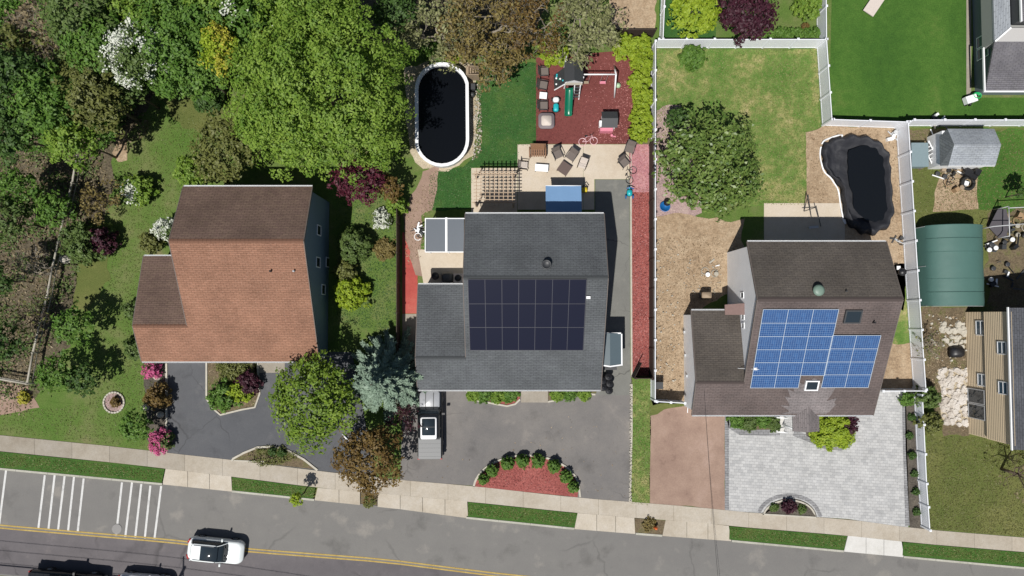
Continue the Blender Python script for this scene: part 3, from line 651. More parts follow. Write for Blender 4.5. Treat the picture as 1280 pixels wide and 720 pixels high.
# --- house two (grey roof, dark panels)
a = dict(xl=P(580, 300, ZR).x + .1, xr=P(755, 300, ZR).x, yr=P(660, 267, ZR).y, yk=P(660, 347, ZK).y, yf=P(660, 487.5, ZF).y, gx=P(520, 450, 4).x, gyk=P(540, 447, 4.25).y, gyr=P(540, 355.5, 3.0).y)
h2, rf2, rb2, zz2, w2, g2 = cottage('white sided house with charcoal grey roof and dark solar array', a['xl'], a['xr'], a['yr'], a['yk'], a['yf'], ZR, ZK, ZF, a['gx'], a['gyk'], a['gyr'], 3.0, M_roof2, M_roof2, M_sid_w, 'houses along the street')
H2 = a
nf = front_n(a['yk'], ZK, a['yf'], ZF)
A0 = Vector((a['xl'], a['yf'], ZF))
def panels(corner_px, cols, rows, parent, m, skip=(), frame_m=None, base=None, n=None, gap=.025, hgt=.14):
    """corner_px: four photo points tl,tr,br,bl on the roof plane"""
    tl, tr_, br, bl = [PS(p[0], p[1], base + n * hgt, n) for p in corner_px]
    x0 = (tl.x + bl.x) / 2; x1 = (tr_.x + br.x) / 2
    g = Vector((0, n.z, -n.y)).normalized()             # up the slope
    y_bot = (bl + br) / 2; y_top = (tl + tr_) / 2; L_ = (y_top - y_bot).dot(g)
    o0 = Vector((x0, y_bot.y, y_bot.z)); cw = (x1 - x0) / cols; rh = L_ / rows
    ex = Vector((1, 0, 0))
    for c in range(cols):
        for r_ in range(rows):
            if (c, r_) in skip: continue
            p = o0 + ex * (cw * c + gap / 2) + g * (rh * r_ + gap / 2); w_ = cw - gap; hh = rh - gap
            mb = MB(); q = [p, p + ex * w_, p + ex * w_ + g * hh, p + g * hh]
            mb.slab(q, .04, [(0, 0), (w_, 0), (w_, hh), (0, hh)])
            mb.build('solar_panel', m, parent)
    fr = MB()
    for c in range(cols + 1):
        rr = [k for k in range(rows) if ((c, k) not in skip and c < cols) or ((c - 1, k) not in skip and c > 0)]
        if rr:
            p0 = o0 + ex * cw * c + g * rh * min(rr); p1 = o0 + ex * cw * c + g * rh * (max(rr) + 1); 
            rot = (p1 - p0).to_track_quat('X', 'Z').to_matrix(); fr.box((p0 + p1) / 2 - n * .012, ((p1 - p0).length, .035, .06), rot=rot)
    for k in range(rows + 1):
        cc = [c for c in range(cols) if (k < rows and (c, k) not in skip) or (k > 0 and (c, k - 1) not in skip)]
        if cc:
            p0 = o0 + ex * cw * min(cc) + g * rh * k; p1 = o0 + ex * cw * (max(cc) + 1) + g * rh * k
            rot = (p1 - p0).to_track_quat('X', 'Z').to_matrix(); fr.box((p0 + p1) / 2 - n * .016, ((p1 - p0).length, .035, .06), rot=rot)
    fr.build('panel_frame', frame_m, parent)
M_pvframe = flat('dark_panel_frame', (.05, .05, .062), .4); M_pvframeb = flat('silver_panel_frame', (.40, .46, .52), .4)
panels([(585.5, 349.5), (732, 349.5), (730, 438), (587, 438)], 7, 3, rf2, M_pv, frame_m=M_pvframe, base=A0, n=nf)
q = PS(735, 372, A0, nf); MB().box(q + Vector((0, 0, .12)), (.3, .2, .3)).build('roof_vent', M_white, rf2)
bn = Vector((0, (ZK - ZR), (a['yr'] - a['yk']))).normalized()
q = PS(683, 331, Vector((0, a['yr'], ZR)), bn)
MB().lathe(q - Vector((0, 0, .15)), [(.2, 0), (.2, .3), (.36, .32), (.36, .46), (.3, .5), (.28, .42), (.05, .4)], 16).build('roof_vent', M_darkgrey, rb2)
# --- house three (taupe roof, blue panels)
a = dict(xl=P(932, 302, ZR).x + .15, xr=P(1108, 302, ZR).x, yr=P(1020, 302, ZR).y, yk=P(1020, 374, ZK).y, yf=P(980, 519, ZF).y, gx=P(866, 500, 3.1).x, gyk=P(900, 478, 4.2).y, gyr=P(900, 388, 3.0).y)
h3, rf3, rb3, zz3, w3, g3 = cottage('white sided house with taupe roof and bright blue solar panels', a['xl'], a['xr'], a['yr'], a['yk'], a['yf'], ZR, ZK, ZF, a['gx'], a['gyk'], a['gyr'], 3.0, M_roof3, M_roof3d, M_sid_w, 'houses along the street')
H3 = a
nf = front_n(a['yk'], ZK, a['yf'], ZF); A0 = Vector((a['xl'], a['yf'], ZF))
panels([(951, 387), (1043.5, 387), (1032, 485), (941, 485)], 3, 6, rf3, M_pvb, skip=((2, 0),), frame_m=M_pvframeb, base=A0, n=nf)
panels([(1037, 419.5), (1097, 419.5), (1089, 484.5), (1030, 484.5)], 2, 4, rf3, M_pvb, frame_m=M_pvframeb, base=A0, n=nf)
def skylight(px0, py0, px1, py1, m):
    tl = PS(px0, py0, A0 + nf * .08, nf); br = PS(px1, py1, A0 + nf * .08, nf); g = Vector((0, nf.z, -nf.y))
    L_ = (tl - br).dot(g); c = (tl + br) / 2; W_ = br.x - tl.x
    rot = Matrix((Vector((1, 0, 0)), g, nf)).transposed()
    mb = MB()
    for dx, dy, sx, sy in ((0, L_ / 2, W_ + .1, .1), (0, -L_ / 2, W_ + .1, .1), (W_ / 2, 0, .1, L_ - .1), (-W_ / 2, 0, .1, L_ - .1)):
        mb.box(c + rot @ Vector((dx, dy, 0)), (sx, sy, .2), rot=rot)
    f = mb.build('skylight', m, rf3); MB().box(c, (W_ - .1, L_ - .1, .16), rot=rot).build('pane', M_glass, f)
skylight(1058, 388, 1074, 403, M_darkgrey); skylight(1008, 476, 1021, 487, M_white)
bn = Vector((0, (ZK - ZR), (a['yr'] - a['yk']))).normalized(); bp0 = Vector((0, a['yr'], ZR))
q = PS(1022, 363, bp0, bn)
M_greenmetal = flat('faded_green_metal', C(128, 152, 138), .5)
MB().lathe(q - Vector((0, 0, .15)), [(.22, 0), (.22, .28), (.42, .3), (.42, .4), (.25, .5), (.05, .52)], 18).build('roof_vent', M_greenmetal, rb3)
vent(rb3, PS(1057, 364, bp0, bn), .05, .25); vent(rf3, PS(1091, 403, A0, nf), .06, .4, M_black)
q = PS(943.5, 461, A0, nf); MB().box(q + Vector((0, 0, .1)), (.25, .18, .2)).build('junction_box', M_white, rf3)
xw = a['xl'] + .09                                        # windows of the upper side wall
for (px, py) in ((929, 396), (929, 407)):
    q = PX(px, py, xw); window_side(h3, xw, q.y - .24, q.y + .24, q.z - .3, q.z + .3, -1)
q = PX(928, 369, xw); window_side(h3, xw, q.y - .25, q.y + .25, q.z - .35, q.z + .35, -1)
for (px, py) in ((856, 415), (857, 444), (859, 470)):
    q = PX(px, py, a['gx'] + .09); MB().box((a['gx'] + .04, q.y, q.z), (.14, .2, .22)).build('wall_lamp', M_steel, h3)
# small brick-coloured lean-to roof in the corner, portico in front
M_brickroof = flat('faded_brick_roof', C(150, 124, 118), .9, vary=.15, scale=5)
c1 = P(905, 381, 4.0); c2 = P(944, 388, 4.6)
MB().slab([(a['gx'] + 2.6, a['gyr'] - .35, 3.15), (a['xl'] + .2, a['gyr'] - .35, 4.3), (a['xl'] + .2, a['gyr'] + .55, 4.3), (a['gx'] + 2.6, a['gyr'] + .45, 3.15)], .12).build('lean_roof', M_brickroof, h3)
px0 = P(991, 540, 2.75).x; px1 = P(1024, 540, 2.75).x; yq = P(1000, 539, 2.75).y; pk = (px0 + px1) / 2
zke = 3.1; ydn = a['yf'] + (zke - ZF) / ((ZK - ZF) / (a['yk'] - a['yf'])) 
ytop = a['yf'] + (3.45 - ZF) / ((ZK - ZF) / (a['yk'] - a['yf']))
pr_ = MB()
pr_.slab([(px0, yq, 2.8), (pk, yq, 3.3), (pk, ytop + 1.0, 3.3), (px0, ydn, 2.8)], .12, [(0, 0), (0, 1.2), (2, 1.2), (2, 0)])
pr_.slab([(pk, yq, 3.3), (px1, yq, 2.8), (px1, ydn, 2.8), (pk, ytop + 1.0, 3.3)], .12, [(0, 1.2), (0, 0), (2, 0), (2, 1.2)])
po = pr_.build('portico_roof', M_roof3p, h3)
for x in (px0 + .15, px1 - .15): MB().tube([(x, yq + .15, 0), (x, yq + .15, 2.75)], .08, 8).build('column', M_white, h3)
# worn starburst of lighter shingles above the portico: a thin shingle overlay
mb = MB(); rr = random.Random(5); g = Vector((0, nf.z, -nf.y)); c0 = PS(1007, 517, A0 + nf * .012, nf); n = 30; vs = []
top = []
for i in range(n + 1):
    th = math.pi * i / n; L_ = 1.6 + 1.3 * math.sin(th) + rr.uniform(-.55, .5)
    top.append(c0 + Vector((math.cos(th) * L_ * .95, 0, 0)) + g * math.sin(th) * L_ * 1.1 + nf * .012)
mb.add(top, [tuple(range(n + 1))], uv=[[(p.x, (p - c0).dot(g)) for p in top]])
mb.build('worn_shingles', M_roof3p, rf3)
st_ = MB()
for k in range(3): st_.box(P(978 - k * 3.2, 531, .4) + Vector((0, 0, -.12 * k - .12)), (.36, 1.35, .18))
st_ = st_.build('steps', M_concw, h3)
for yy in (523, 541):
    s0 = P(985, yy, 1.2); s1 = P(972, yy + 4, .9)
    MB().tube([(s0.x, s0.y, .2), (s0.x, s0.y, 1.15), (s1.x, s0.y, .8), (s1.x, s0.y, .05)], .04, 6).build('handrail', M_white, h3)
# --- house two extras: side entrance roof, rear step shade
pt = MB()
x0, x1 = P(752, 430, 2.6).x, P(777, 430, 2.6).x; y0, y1 = P(760, 456, 2.6).y, P(760, 416.5, 2.6).y; xm = (x0 + x1) / 2 - .15
pt.slab([(x0 - .3, y0, 2.62), (xm, y0 - .12, 2.78), (xm, y1, 2.78), (x0 - .3, y1, 2.62)], .05)
pt.slab([(xm, y0 - .12, 2.78), (x1, y0, 2.62), (x1, y1, 2.62), (xm, y1, 2.78)], .05)
pt = pt.build('entrance_roof', M_sheet, h2)
fr = MB()
for aa, bb in (((x1, y0, 2.6), (x1, y1, 2.6)), ((x0 - .2, y1, 2.6), (x1, y1, 2.6)), ((x0 - .2, y0, 2.6), (xm, y0 - .12, 2.74)), ((xm, y0 - .12, 2.74), (x1, y0, 2.6))):
    d = Vector(bb) - Vector(aa); fr.box((Vector(aa) + Vector(bb)) / 2, (d.length + .1, .1, .14), rot=d.to_track_quat('X', 'Z').to_matrix())
fr.build('roof_frame', M_white, pt)
for yy in (y0 + .1, y1 - .1): MB().box2(x1 - .14, yy - .05, 0, x1 - .04, yy + .05, 2.5).build('post', M_white, h2)
MB().box2(x0 - .2, y0 - .15, 0, x1 - .1, y0 - .55, .7).build('side_step', M_darkgrey, h2)
MB().box2(x0 - .2, y0 + .1, 0, x1 - .2, y1 - .1, .16).build('door_slab', M_conc, h2)
# lean-to roof west of house two
ln = empty('carport', P(555, 295, 0), 'slate blue two panel carport roof with white centre beam beside the grey roofed house', 'carport')
xa, xb, xc = P(532.5, 300, 2.35).x, P(558, 300, 2.45).x, P(580, 300, 2.35).x; ya, yb = P(550, 314.5, 2.4).y, P(550, 273, 2.4).y
for s_, (u, v) in enumerate(((xa, xb - .08), (xb + .08, xc))):
    MB().slab([(u, ya, 2.4), (v, ya, 2.4), (v, yb, 2.55), (u, yb, 2.55)], .06).build('roof_panel', M_lean, ln)
mb = MB(); d = Vector((0, yb - ya, .15)); mb.box((xb, (ya + yb) / 2, 2.49), (d.length + .1, .17, .14), rot=d.to_track_quat('X', 'Z').to_matrix())
for yy, z in ((ya, 2.36), (yb, 2.51)): mb.box(((xa + xc) / 2, yy - .03, z), (xc - xa + .1, .07, .13))
mb.box((xa - .04, (ya + yb) / 2, 2.44), (.07, yb - ya, .13)); mb.build('beam', M_white, ln)
for x in (xa + .1, xb): 
    for yy in (ya + .1, yb - .1): MB().box2(x - .05, yy - .05, 0, x + .05, yy + .05, 2.4).build('post', M_white, ln)

# --- north-east house: grey wall, violet-grey roof
ne = empty('house', P(1250, 60, 0), 'pale grey sided house with violet-grey roof at the top right corner', 'house', 'houses along the street')
xw = P(1217, 60, 0).x; zt = 2.7; xe = P(1230.5, 60, zt).x; xr_ = xw + 15
ys = P(1230, 113, zt).y; ym = P(1240, 52, 3.9).y; xh = P(1263, 35, 4.2).x; yh = P(1263, 35, 4.2).y; yt = ys + 24
MB().box2(xw, ys + .5, -.05, xr_, yt, zt - .2).build('wall', flat('slate_wall', C(120, 132, 138), .7), ne)
MB().slab([(xe, ys, zt), (xr_, ys, zt), (xr_, ym, 3.9), (xe, ym, 3.9)], .15).build('roof', M_roof4, ne)
MB().add([(xe, ym + .003, 3.9), (xr_, ym + .003, 3.9), (xr_, yh, 4.25), (xh, yh, 4.25)], [(0, 1, 2, 3)]).build('pale_roof', flat('pale_roof_membrane', C(196, 194, 192), .8, vary=.06), ne)
MB().add([(xe, ym + .006, 3.88), (xh, yh, 4.23), (xh, yt, 4.23), (xe, yt, 3.88), (xe, ym + .006, 3.7), (xe, yt, 3.7)], [(0, 1, 2, 3), (0, 3, 5, 4)], uv=[[(0, 0), (0, 1.5), (9, 1.5), (9, 0)], None]).build('side_roof', M_shed, ne)
gt = MB(); gt.box2(xe - .1, ys - .05, zt - .14, xe, ym, zt + .02); gt.build('gutter', M_white, ne)
MB().box2(xe - .1, ys - .12, zt - .16, xr_, ys - .01, zt - .02).build('gutter', M_white, ne)
d = Vector((xh, yh, 4.28)) - Vector((xe, ym, 3.95)); MB().box(Vector((xe, ym, 3.95)) + d / 2, (d.length, .12, .05), rot=d.to_track_quat('X', 'Z').to_matrix()).build('hip_trim', M_white, ne)
MB().box2(xe + .02, ym, zt - .3, xr_ - .2, yt, 3.68).build('gable_wall', M_greysid, ne)
MB().box2(xh + .05, yh + .2, 4.25, xr_, yt, 5.3).build('upper_wall', M_darkgrey, ne)
MB().slab([(xh + .12, yh + .05, 5.35), (xr_ + .1, yh + .05, 6.6), (xr_ + .1, yt, 6.6), (xh + .12, yt, 5.35)], .14).build('upper_roof', M_roof4, ne)
MB().box2(xh, yh + .04, 5.2, xh + .1, yt, 5.36).build('gutter', M_white, ne)
for y_ in (55, 70):
    q = PX(1222, y_, xw); window_side(ne, xw - .05, q.y - .48, q.y + .48, .5, 1.9, -1, glass=M_glassb)
# --- south-east house: tan siding, charcoal roof
se = empty('house', P(1270, 470, 0), 'two storey house with tan and taupe siding beside the stone rubble yard', 'house', 'houses along the street')
xw = P(1209, 470, 0).x; zt = 5.4; y0 = P(1209, 541, 0).y; y1 = P(1209, 391, 0).y
wl = MB().box2(xw, y0, -.05, xw + 11, y1, 2.55).box2(xw - .12, y0 - .03, 2.5, xw + 11, y1 + .03, zt)
wl = wl.build('wall', M_tan_sid, se)
cl = MB()
for k in range(int(zt / .2)):
    z = .1 + k * .2
    dx = .03 if z < 2.5 else .15
    cl.add([(xw - dx - .035, y0 - .06, z), (xw - dx - .035, y1 + .06, z), (xw - dx + .025, y1 + .06, z + .2), (xw - dx + .025, y0 - .06, z + .2), (xw - dx + .02, y0 - .06, z), (xw - dx + .02, y1 + .06, z)], [(0, 3, 2, 1), (0, 1, 5, 4)])
cl.build('siding', M_tan_sid, wl)
for py, zc, hh, w_ in ((435, 4.45, .5, .5), (485, 4.45, .5, .5), (475, 1.9, .5, .5), (410, 1.9, .55, .6)):
    q = PX(1209, py, xw)
    yc = P(1254 if zc > 3 else 1226, py, zc).y; window_side(se, xw - (.18 if zc > 3 else .06), yc - w_, yc + w_, zc - hh, zc + hh, -1, glass=M_glassb, mull=True)
yc = P(1220, 505, 1.2).y
for k in (-.62, .62): window_side(se, xw - .08, yc + k - .6, yc + k + .6, .15, 2.2, -1, glass=M_glass, frame=M_steel)
MB().slab([(xw - .26, y0 - .35, zt + .02), (xw + 6, y0 - .35, zt + 1.6), (xw + 6, y1 + .35, zt + 1.6), (xw - .26, y1 + .35, zt + .02)], .16, [(0, 0), (0, 6), (10, 6), (10, 0)]).build('roof', M_roof5, se)
MB().slab([(xw + 6, y0 - .35, zt + 1.6), (xw + 12, y0 - .35, zt), (xw + 12, y1 + .35, zt), (xw + 6, y1 + .35, zt + 1.6)], .16, [(0, 6), (0, 0), (10, 0), (10, 6)]).build('roof', M_roof5, se)
MB().box2(xw - .36, y0 - .4, zt - .1, xw - .27, y1 + .4, zt + .03).build('gutter', M_white, se)

# ================================================================ fences
def fence(pts, h, name, label, m, spacing=2.4, cat='fence', rail=True, gap=0.0, group=None, post_m=None, postr=.065, capped=True):
    W = [P(a, b, 0) for a, b in pts]
    f = empty(name, W[0], label, cat, group)
    for i in range(len(W) - 1):
        a, b = W[i], W[i + 1]; L_ = (b - a).length; n = max(1, round(L_ / spacing)); d = (b - a) / n; rz = math.atan2(d.y, d.x)
        for k in range(n):
            c = a + d * (k + .5); l_ = d.length - 2 * postr
            mb = MB(); mb.box((c.x, c.y, h / 2 + .03), (l_, .025, h - .12), rz)
            if rail:
                mb.box((c.x, c.y, h - .06), (l_, .06, .12), rz); mb.box((c.x, c.y, .12), (l_, .06, .12), rz)
                for j in range(1, int(l_ / .15)):
                    q = a + d * k + d.normalized() * (postr + j * .15); mb.box((q.x, q.y, h / 2), (.014, .034, h - .26), rz)
            mb.build('panel', m, f)
        for k in range(n + (1 if i == len(W) - 2 else 0)):
            q = a + d * k; mb = MB(); mb.box((q.x, q.y, h / 2 + .03), (2 * postr, 2 * postr, h + .06), rz)
            if capped: mb.box((q.x, q.y, h + .08), (2 * postr + .05, 2 * postr + .05, .05), rz); mb.lathe((q.x, q.y, h + .1), [(postr, 0), (.01, .06)], 4)
            mb.build('post', post_m or m, f)
    return f
G = 'white vinyl fences'
fence([(817, 60), (814, 62), (813.5, 498)][1:], 1.8, 'fence', 'long white vinyl fence between the red path and the bare dirt side yard', M_vinyl, group=G)
fence([(811.6, 182), (811.6, 472)], 1.65, 'fence', 'dark brown wood fence beside the red mulch path', M_brownwood, capped=False)
fence([(818, 60), (1020, 60)], 1.83, 'fence', 'white vinyl fence along the north of the patchy lawn, behind the magnolia yard', M_vinyl, group=G)
fence([(829, -60), (824, 58)], 1.5, 'fence', 'short white fence running off the top edge beside the maroon tree yard', M_vinyl, group=G)
fence([(1020, -60), (1021, 60), (1027.5, 157)], 1.83, 'fence', 'white vinyl fence on the west side of the vivid green lawn', M_vinyl, group=G)
fence([(1029, 157), (1118, 160)], 1.83, 'fence', 'white vinyl fence north of the black tarp pool', M_vinyl, group=G)
fence([(1121, 160), (1127, 157.5), (1420, 157.5)], 1.83, 'fence', 'white vinyl fence behind the grey garden shed', M_vinyl, group=G)
fence([(1120, 161), (1131, 340), (1141, 484)], 1.83, 'fence', 'white vinyl fence between the black pool and the green tarp shelter', M_vinyl, group=G)
fence([(1142, 492), (1147, 600), (1151, 657)], 1.25, 'fence', 'lower white vinyl fence beside the paver driveway running to the sidewalk', M_vinyl, group=G)
fence([(1090, 486), (1141, 486)], 1.7, 'gate', 'white vinyl gate closing the side yard east of the taupe roofed house', M_vinyl, 1.7, cat='gate')
fence([(816, 499), (850, 501)], 1.6, 'gate', 'white vinyl gate west of the taupe roofed house garage', M_vinyl, 1.2, cat='gate')
fence([(500, 245), (500, 428), (501, 470)], 1.75, 'fence', 'very dark wood fence between the red-brown roofed and grey roofed houses', M_brownwood, capped=False)
fence([(760, 46), (815, 46)], 1.5, 'fence', 'dark wood fence behind the play area at the top', M_brownwood, capped=False)
# post and rail fence by the woods
pr = empty('rail_fence', P(80, 320, 0), 'weathered thin rail fence crossing the wooded lot on the left', 'fence')
line = [(107, 198), (101, 232), (92, 270), (84, 305), (77, 335), (70, 372), (62, 402), (53, 440), (46, 478), (0, 470), (-60, 462)]
W = [P(a, b, 0) for a, b in line]
for i, (a_, b_) in enumerate(zip(W, W[1:])):
    mb = MB()
    mb.tube([a_ + Vector((0, 0, 1.15)), b_ + Vector((0, 0, 1.15))], .09, 6); mb.tube([a_ + Vector((0, 0, .6)), b_ + Vector((0, 0, .55))], .035, 5)
    n = int((b_ - a_).length / .35)
    for k in range(n): 
        q = a_.lerp(b_, (k + .5) / n); mb.box((q.x, q.y, .6), (.02, .02, 1.1))
    mb.build('rail', M_greywood, pr); MB().tube([a_, a_ + Vector((0, 0, 1.3))], .07, 6).build('post', M_greywood, pr)
q = P(82, 324, .2)
rk = MB(); rk.lathe((q.x, q.y, 0), [(.5, 0), (.55, .2), (.35, .42), (.1, .5)], 9, smooth=False, sy=.7); tag(rk.build('boulder', M_stone), 'pale boulder beside the thin rail fence in the wooded lot', 'boulder')

# ================================================================ vegetation
def leaf_mesh(name, cen, nor, size, tint, rs, aspect=1.5, m=None, parent=None, axis=None):
    n = len(cen)
    nor = nor / (np.linalg.norm(nor, axis=1, keepdims=True) + 1e-9)
    t = rs.normal(size=(n, 3)) if axis is None else axis + rs.normal(size=(n, 3)) * .25
    t -= nor * (t * nor).sum(1, keepdims=True); t /= (np.linalg.norm(t, axis=1, keepdims=True) + 1e-9)
    b = np.cross(nor, t); s = size[:, None]
    a = s * aspect * .5; w = s * .5
    v = np.stack([cen - t * a, cen + b * w * .8 - t * a * .1, cen + t * a, cen - b * w * .8 - t * a * .1], 1).reshape(-1, 3).astype('f')
    me = bpy.data.meshes.new(name); me.vertices.add(4 * n); me.vertices.foreach_set('co', v.ravel())
    me.loops.add(4 * n); me.loops.foreach_set('vertex_index', np.arange(4 * n, dtype='i'))
    me.polygons.add(n); me.polygons.foreach_set('loop_start', np.arange(0, 4 * n, 4, dtype='i')); me.polygons.foreach_set('loop_total', np.full(n, 4, 'i'))
    me.update(calc_edges=True)
    at = me.attributes.new('tint', 'FLOAT', 'FACE'); at.data.foreach_set('value', np.clip(tint, 0, 1).astype('f'))
    return link(name, me, m, parent)
def crown_points(rs, c, rad, hgt, n, lobes=14, clumps=130, irr=.25, low=-.25):
    """foliage in clumps on lobes spread through an ellipsoid centred at c"""
    L = []
    gold = math.pi * (3 - math.sqrt(5))
    for i in range(lobes):
        z = 1 - ((i + .5) / lobes) ** .85 * (1 - low); th = i * gold + rs.uniform(-.35, .35)
        rr = math.sqrt(max(0, 1 - z * z)); k = rs.uniform(.62, .84) * (1 + rs.uniform(-irr, irr) * .8)
        L.append((rr * math.cos(th) * k * rad, rr * math.sin(th) * k * rad, z * hgt * rs.uniform(.5, .78), rs.uniform(.26, .44) * rad))
    L.append((0, 0, hgt * .3, rad * .62)); L = np.array(L)
    # clumps on the lobes
    w = L[:, 3] ** 2; idx = rs.choice(len(L), size=clumps, p=w / w.sum())
    d = rs.normal(size=(clumps, 3)); d[:, 2] = np.abs(d[:, 2]) * .9 - .25; d /= np.linalg.norm(d, axis=1, keepdims=True)
    cc = L[idx, :3] + d * L[idx, 3:4] * rs.uniform(.55, 1.05, (clumps, 1)) * np.array([1, 1, .75]); cn = d
    ne = int(clumps * (.9 if irr < .1 else .55)); u_ = rs.uniform(low, 1, ne); th_ = rs.uniform(0, 2 * math.pi, ne); rr_ = np.sqrt(np.maximum(0, 1 - u_ ** 2))
    dd = np.stack([rr_ * np.cos(th_), rr_ * np.sin(th_), u_], 1); wv_ = 1 + irr * .45 * (np.sin(th_ * 3 + rs.uniform(0, 6)) * .6 + np.sin(th_ * 5 + rs.uniform(0, 6)) * .4)
    cc[:ne] = dd * np.array([rad, rad, hgt]) * (rs.uniform(.72, .96, ne) * wv_)[:, None]; cn[:ne] = dd
    cr = np.minimum(rad * rs.uniform(.09, .19, clumps), rs.uniform(.3, .85, clumps)); ctint = rs.uniform(0, 1, clumps)
    k = rs.choice(clumps, size=n, p=cr ** 1.5 / (cr ** 1.5).sum())
    e = rs.normal(size=(n, 3)); e /= np.linalg.norm(e, axis=1, keepdims=True); e *= rs.uniform(.2, 1, (n, 1)) ** .5
    p = cc[k] + e * cr[k][:, None] * np.array([1, 1, .7])
    nor = cn[k] * .7 + e * .6 + rs.normal(size=(n, 3)) * .45 + np.array([-.1, -.25, .75])
    ni = int(n * .22); q_ = rs.normal(size=(ni, 3)); q_ /= np.linalg.norm(q_, axis=1, keepdims=True); q_[:, 2] = np.abs(q_[:, 2])
    p[:ni] = q_ * np.array([rad, rad, hgt]) * .8 * rs.uniform(.35, 1, (ni, 1)) ** .6; nor[:ni] = np.array([0, 0, 1.0]) + rs.normal(size=(ni, 3)) * .6
    tint = ctint[k] * .4 + rs.uniform(0, .6, n)
    return p + np.array(c), nor, tint, L
def limbs(mb, base, top, L, rad, rs, r0, n=6):
    fork = base.lerp(top, .45); mb.tube([base, base.lerp(fork, .5) + Vector((rs.uniform(-.1, .1), rs.uniform(-.1, .1), 0)), fork, top], [r0, r0 * .8, r0 * .62, r0 * .15], 7)
    for i in range(min(n, len(L))):
        q = Vector(L[i * max(1, len(L) // n) % len(L)][:3]) + top * 0 
        tgt = Vector((top.x, top.y, 0)) + Vector((q.x, q.y, 0)) * .8; tgt.z = fork.z + (top.z - fork.z) * .4 + max(0, q.z) * .6
        s0 = base.lerp(top, rs.uniform(.3, .6)); mid = s0.lerp(tgt, .5) + Vector((0, 0, .3))
        mb.tube([s0, mid, tgt], [r0 * .4, r0 * .26, r0 * .06], 5)
LM = {
 'bright': leafmat('bright_green_leaves', C(86, 124, 34, 1.3), C(152, 178, 76, 1.3), .4),
 'lime': leafmat('lime_green_leaves', C(122, 152, 30, 1.25), C(182, 200, 66, 1.25), .4),
 'frontleaf': leafmat('yellowish_olive_leaves', C(78, 112, 32, 1.3), C(144, 168, 62, 1.3), .35),
 'mid': leafmat('mid_green_leaves', C(70, 110, 36, 1.25), C(120, 154, 68, 1.25), .35),
 'dark': leafmat('dark_green_leaves', C(52, 82, 34, 1.2), C(90, 120, 56, 1.2), .3),
 'olive': leafmat('olive_leaves', C(92, 100, 48, 1.1), C(136, 140, 76, 1.1), .25),
 'brown': leafmat('brown_olive_leaves', C(122, 106, 62, 1.2), C(160, 146, 90, 1.2), .35),
 'rust': leafmat('rusty_brown_leaves', C(100, 76, 40, 1.15), C(142, 120, 66, 1.15), .3),
 'grey': leafmat('grey_green_leaves', C(122, 128, 82, 1.2), C(170, 172, 122, 1.2), .35),
 'spruce': leafmat('blue_green_needles', C(92, 118, 104, 1.1), C(150, 172, 150, 1.1), .1),
 'maroon': leafmat('maroon_leaves', C(72, 24, 40), C(116, 46, 66), .2),
 'darkmaroon': leafmat('deep_purple_leaves', C(56, 24, 38), C(88, 42, 58), .2),
 'magnolia': leafmat('glossy_green_leaves', C(68, 100, 38, 1.15), C(134, 154, 80, 1.15), .2, .4),
 'white': leafmat('white_blossom', (.42, .46, .34), (.72, .73, .68), .2),
 'pink': leafmat('pink_blossom', C(206, 70, 130), C(240, 130, 180), .2),
 'yellow': leafmat('yellow_blossom', C(150, 156, 40, 1.1), C(214, 202, 80, 1.1), .25),
 'dull': leafmat('dull_green_leaves', C(76, 102, 46, 1.2), C(116, 136, 74, 1.2), .3),
 'pinkchip': leafmat('pale_pink_chips', C(176, 104, 102), C(214, 156, 150), .05, .9), 'redchip': leafmat('dark_red_chips', C(96, 42, 44), C(158, 84, 80), .05, .9), 'twig': leafmat('dry_twigs', C(110, 88, 62), C(212, 190, 160), .05, .9),
 'tuft_lawn': leafmat('lawn_blades', C(100, 116, 56, 1.3), C(126, 134, 80, 1.3), .3),
 'tuft_lush': leafmat('lush_blades', C(70, 104, 52, 1.25), C(96, 124, 70, 1.25), .3),
 'tuft_pale': leafmat('pale_blades', C(110, 132, 66, 1.25), C(150, 152, 96, 1.25), .3),
 'tuft_dull': leafmat('dull_blades', C(106, 112, 62, 1.25), C(132, 132, 84, 1.25), .3),
 'bare': leafmat('bare_twig_buds', C(120, 104, 78), C(158, 144, 112), .1),
}
TREES = []
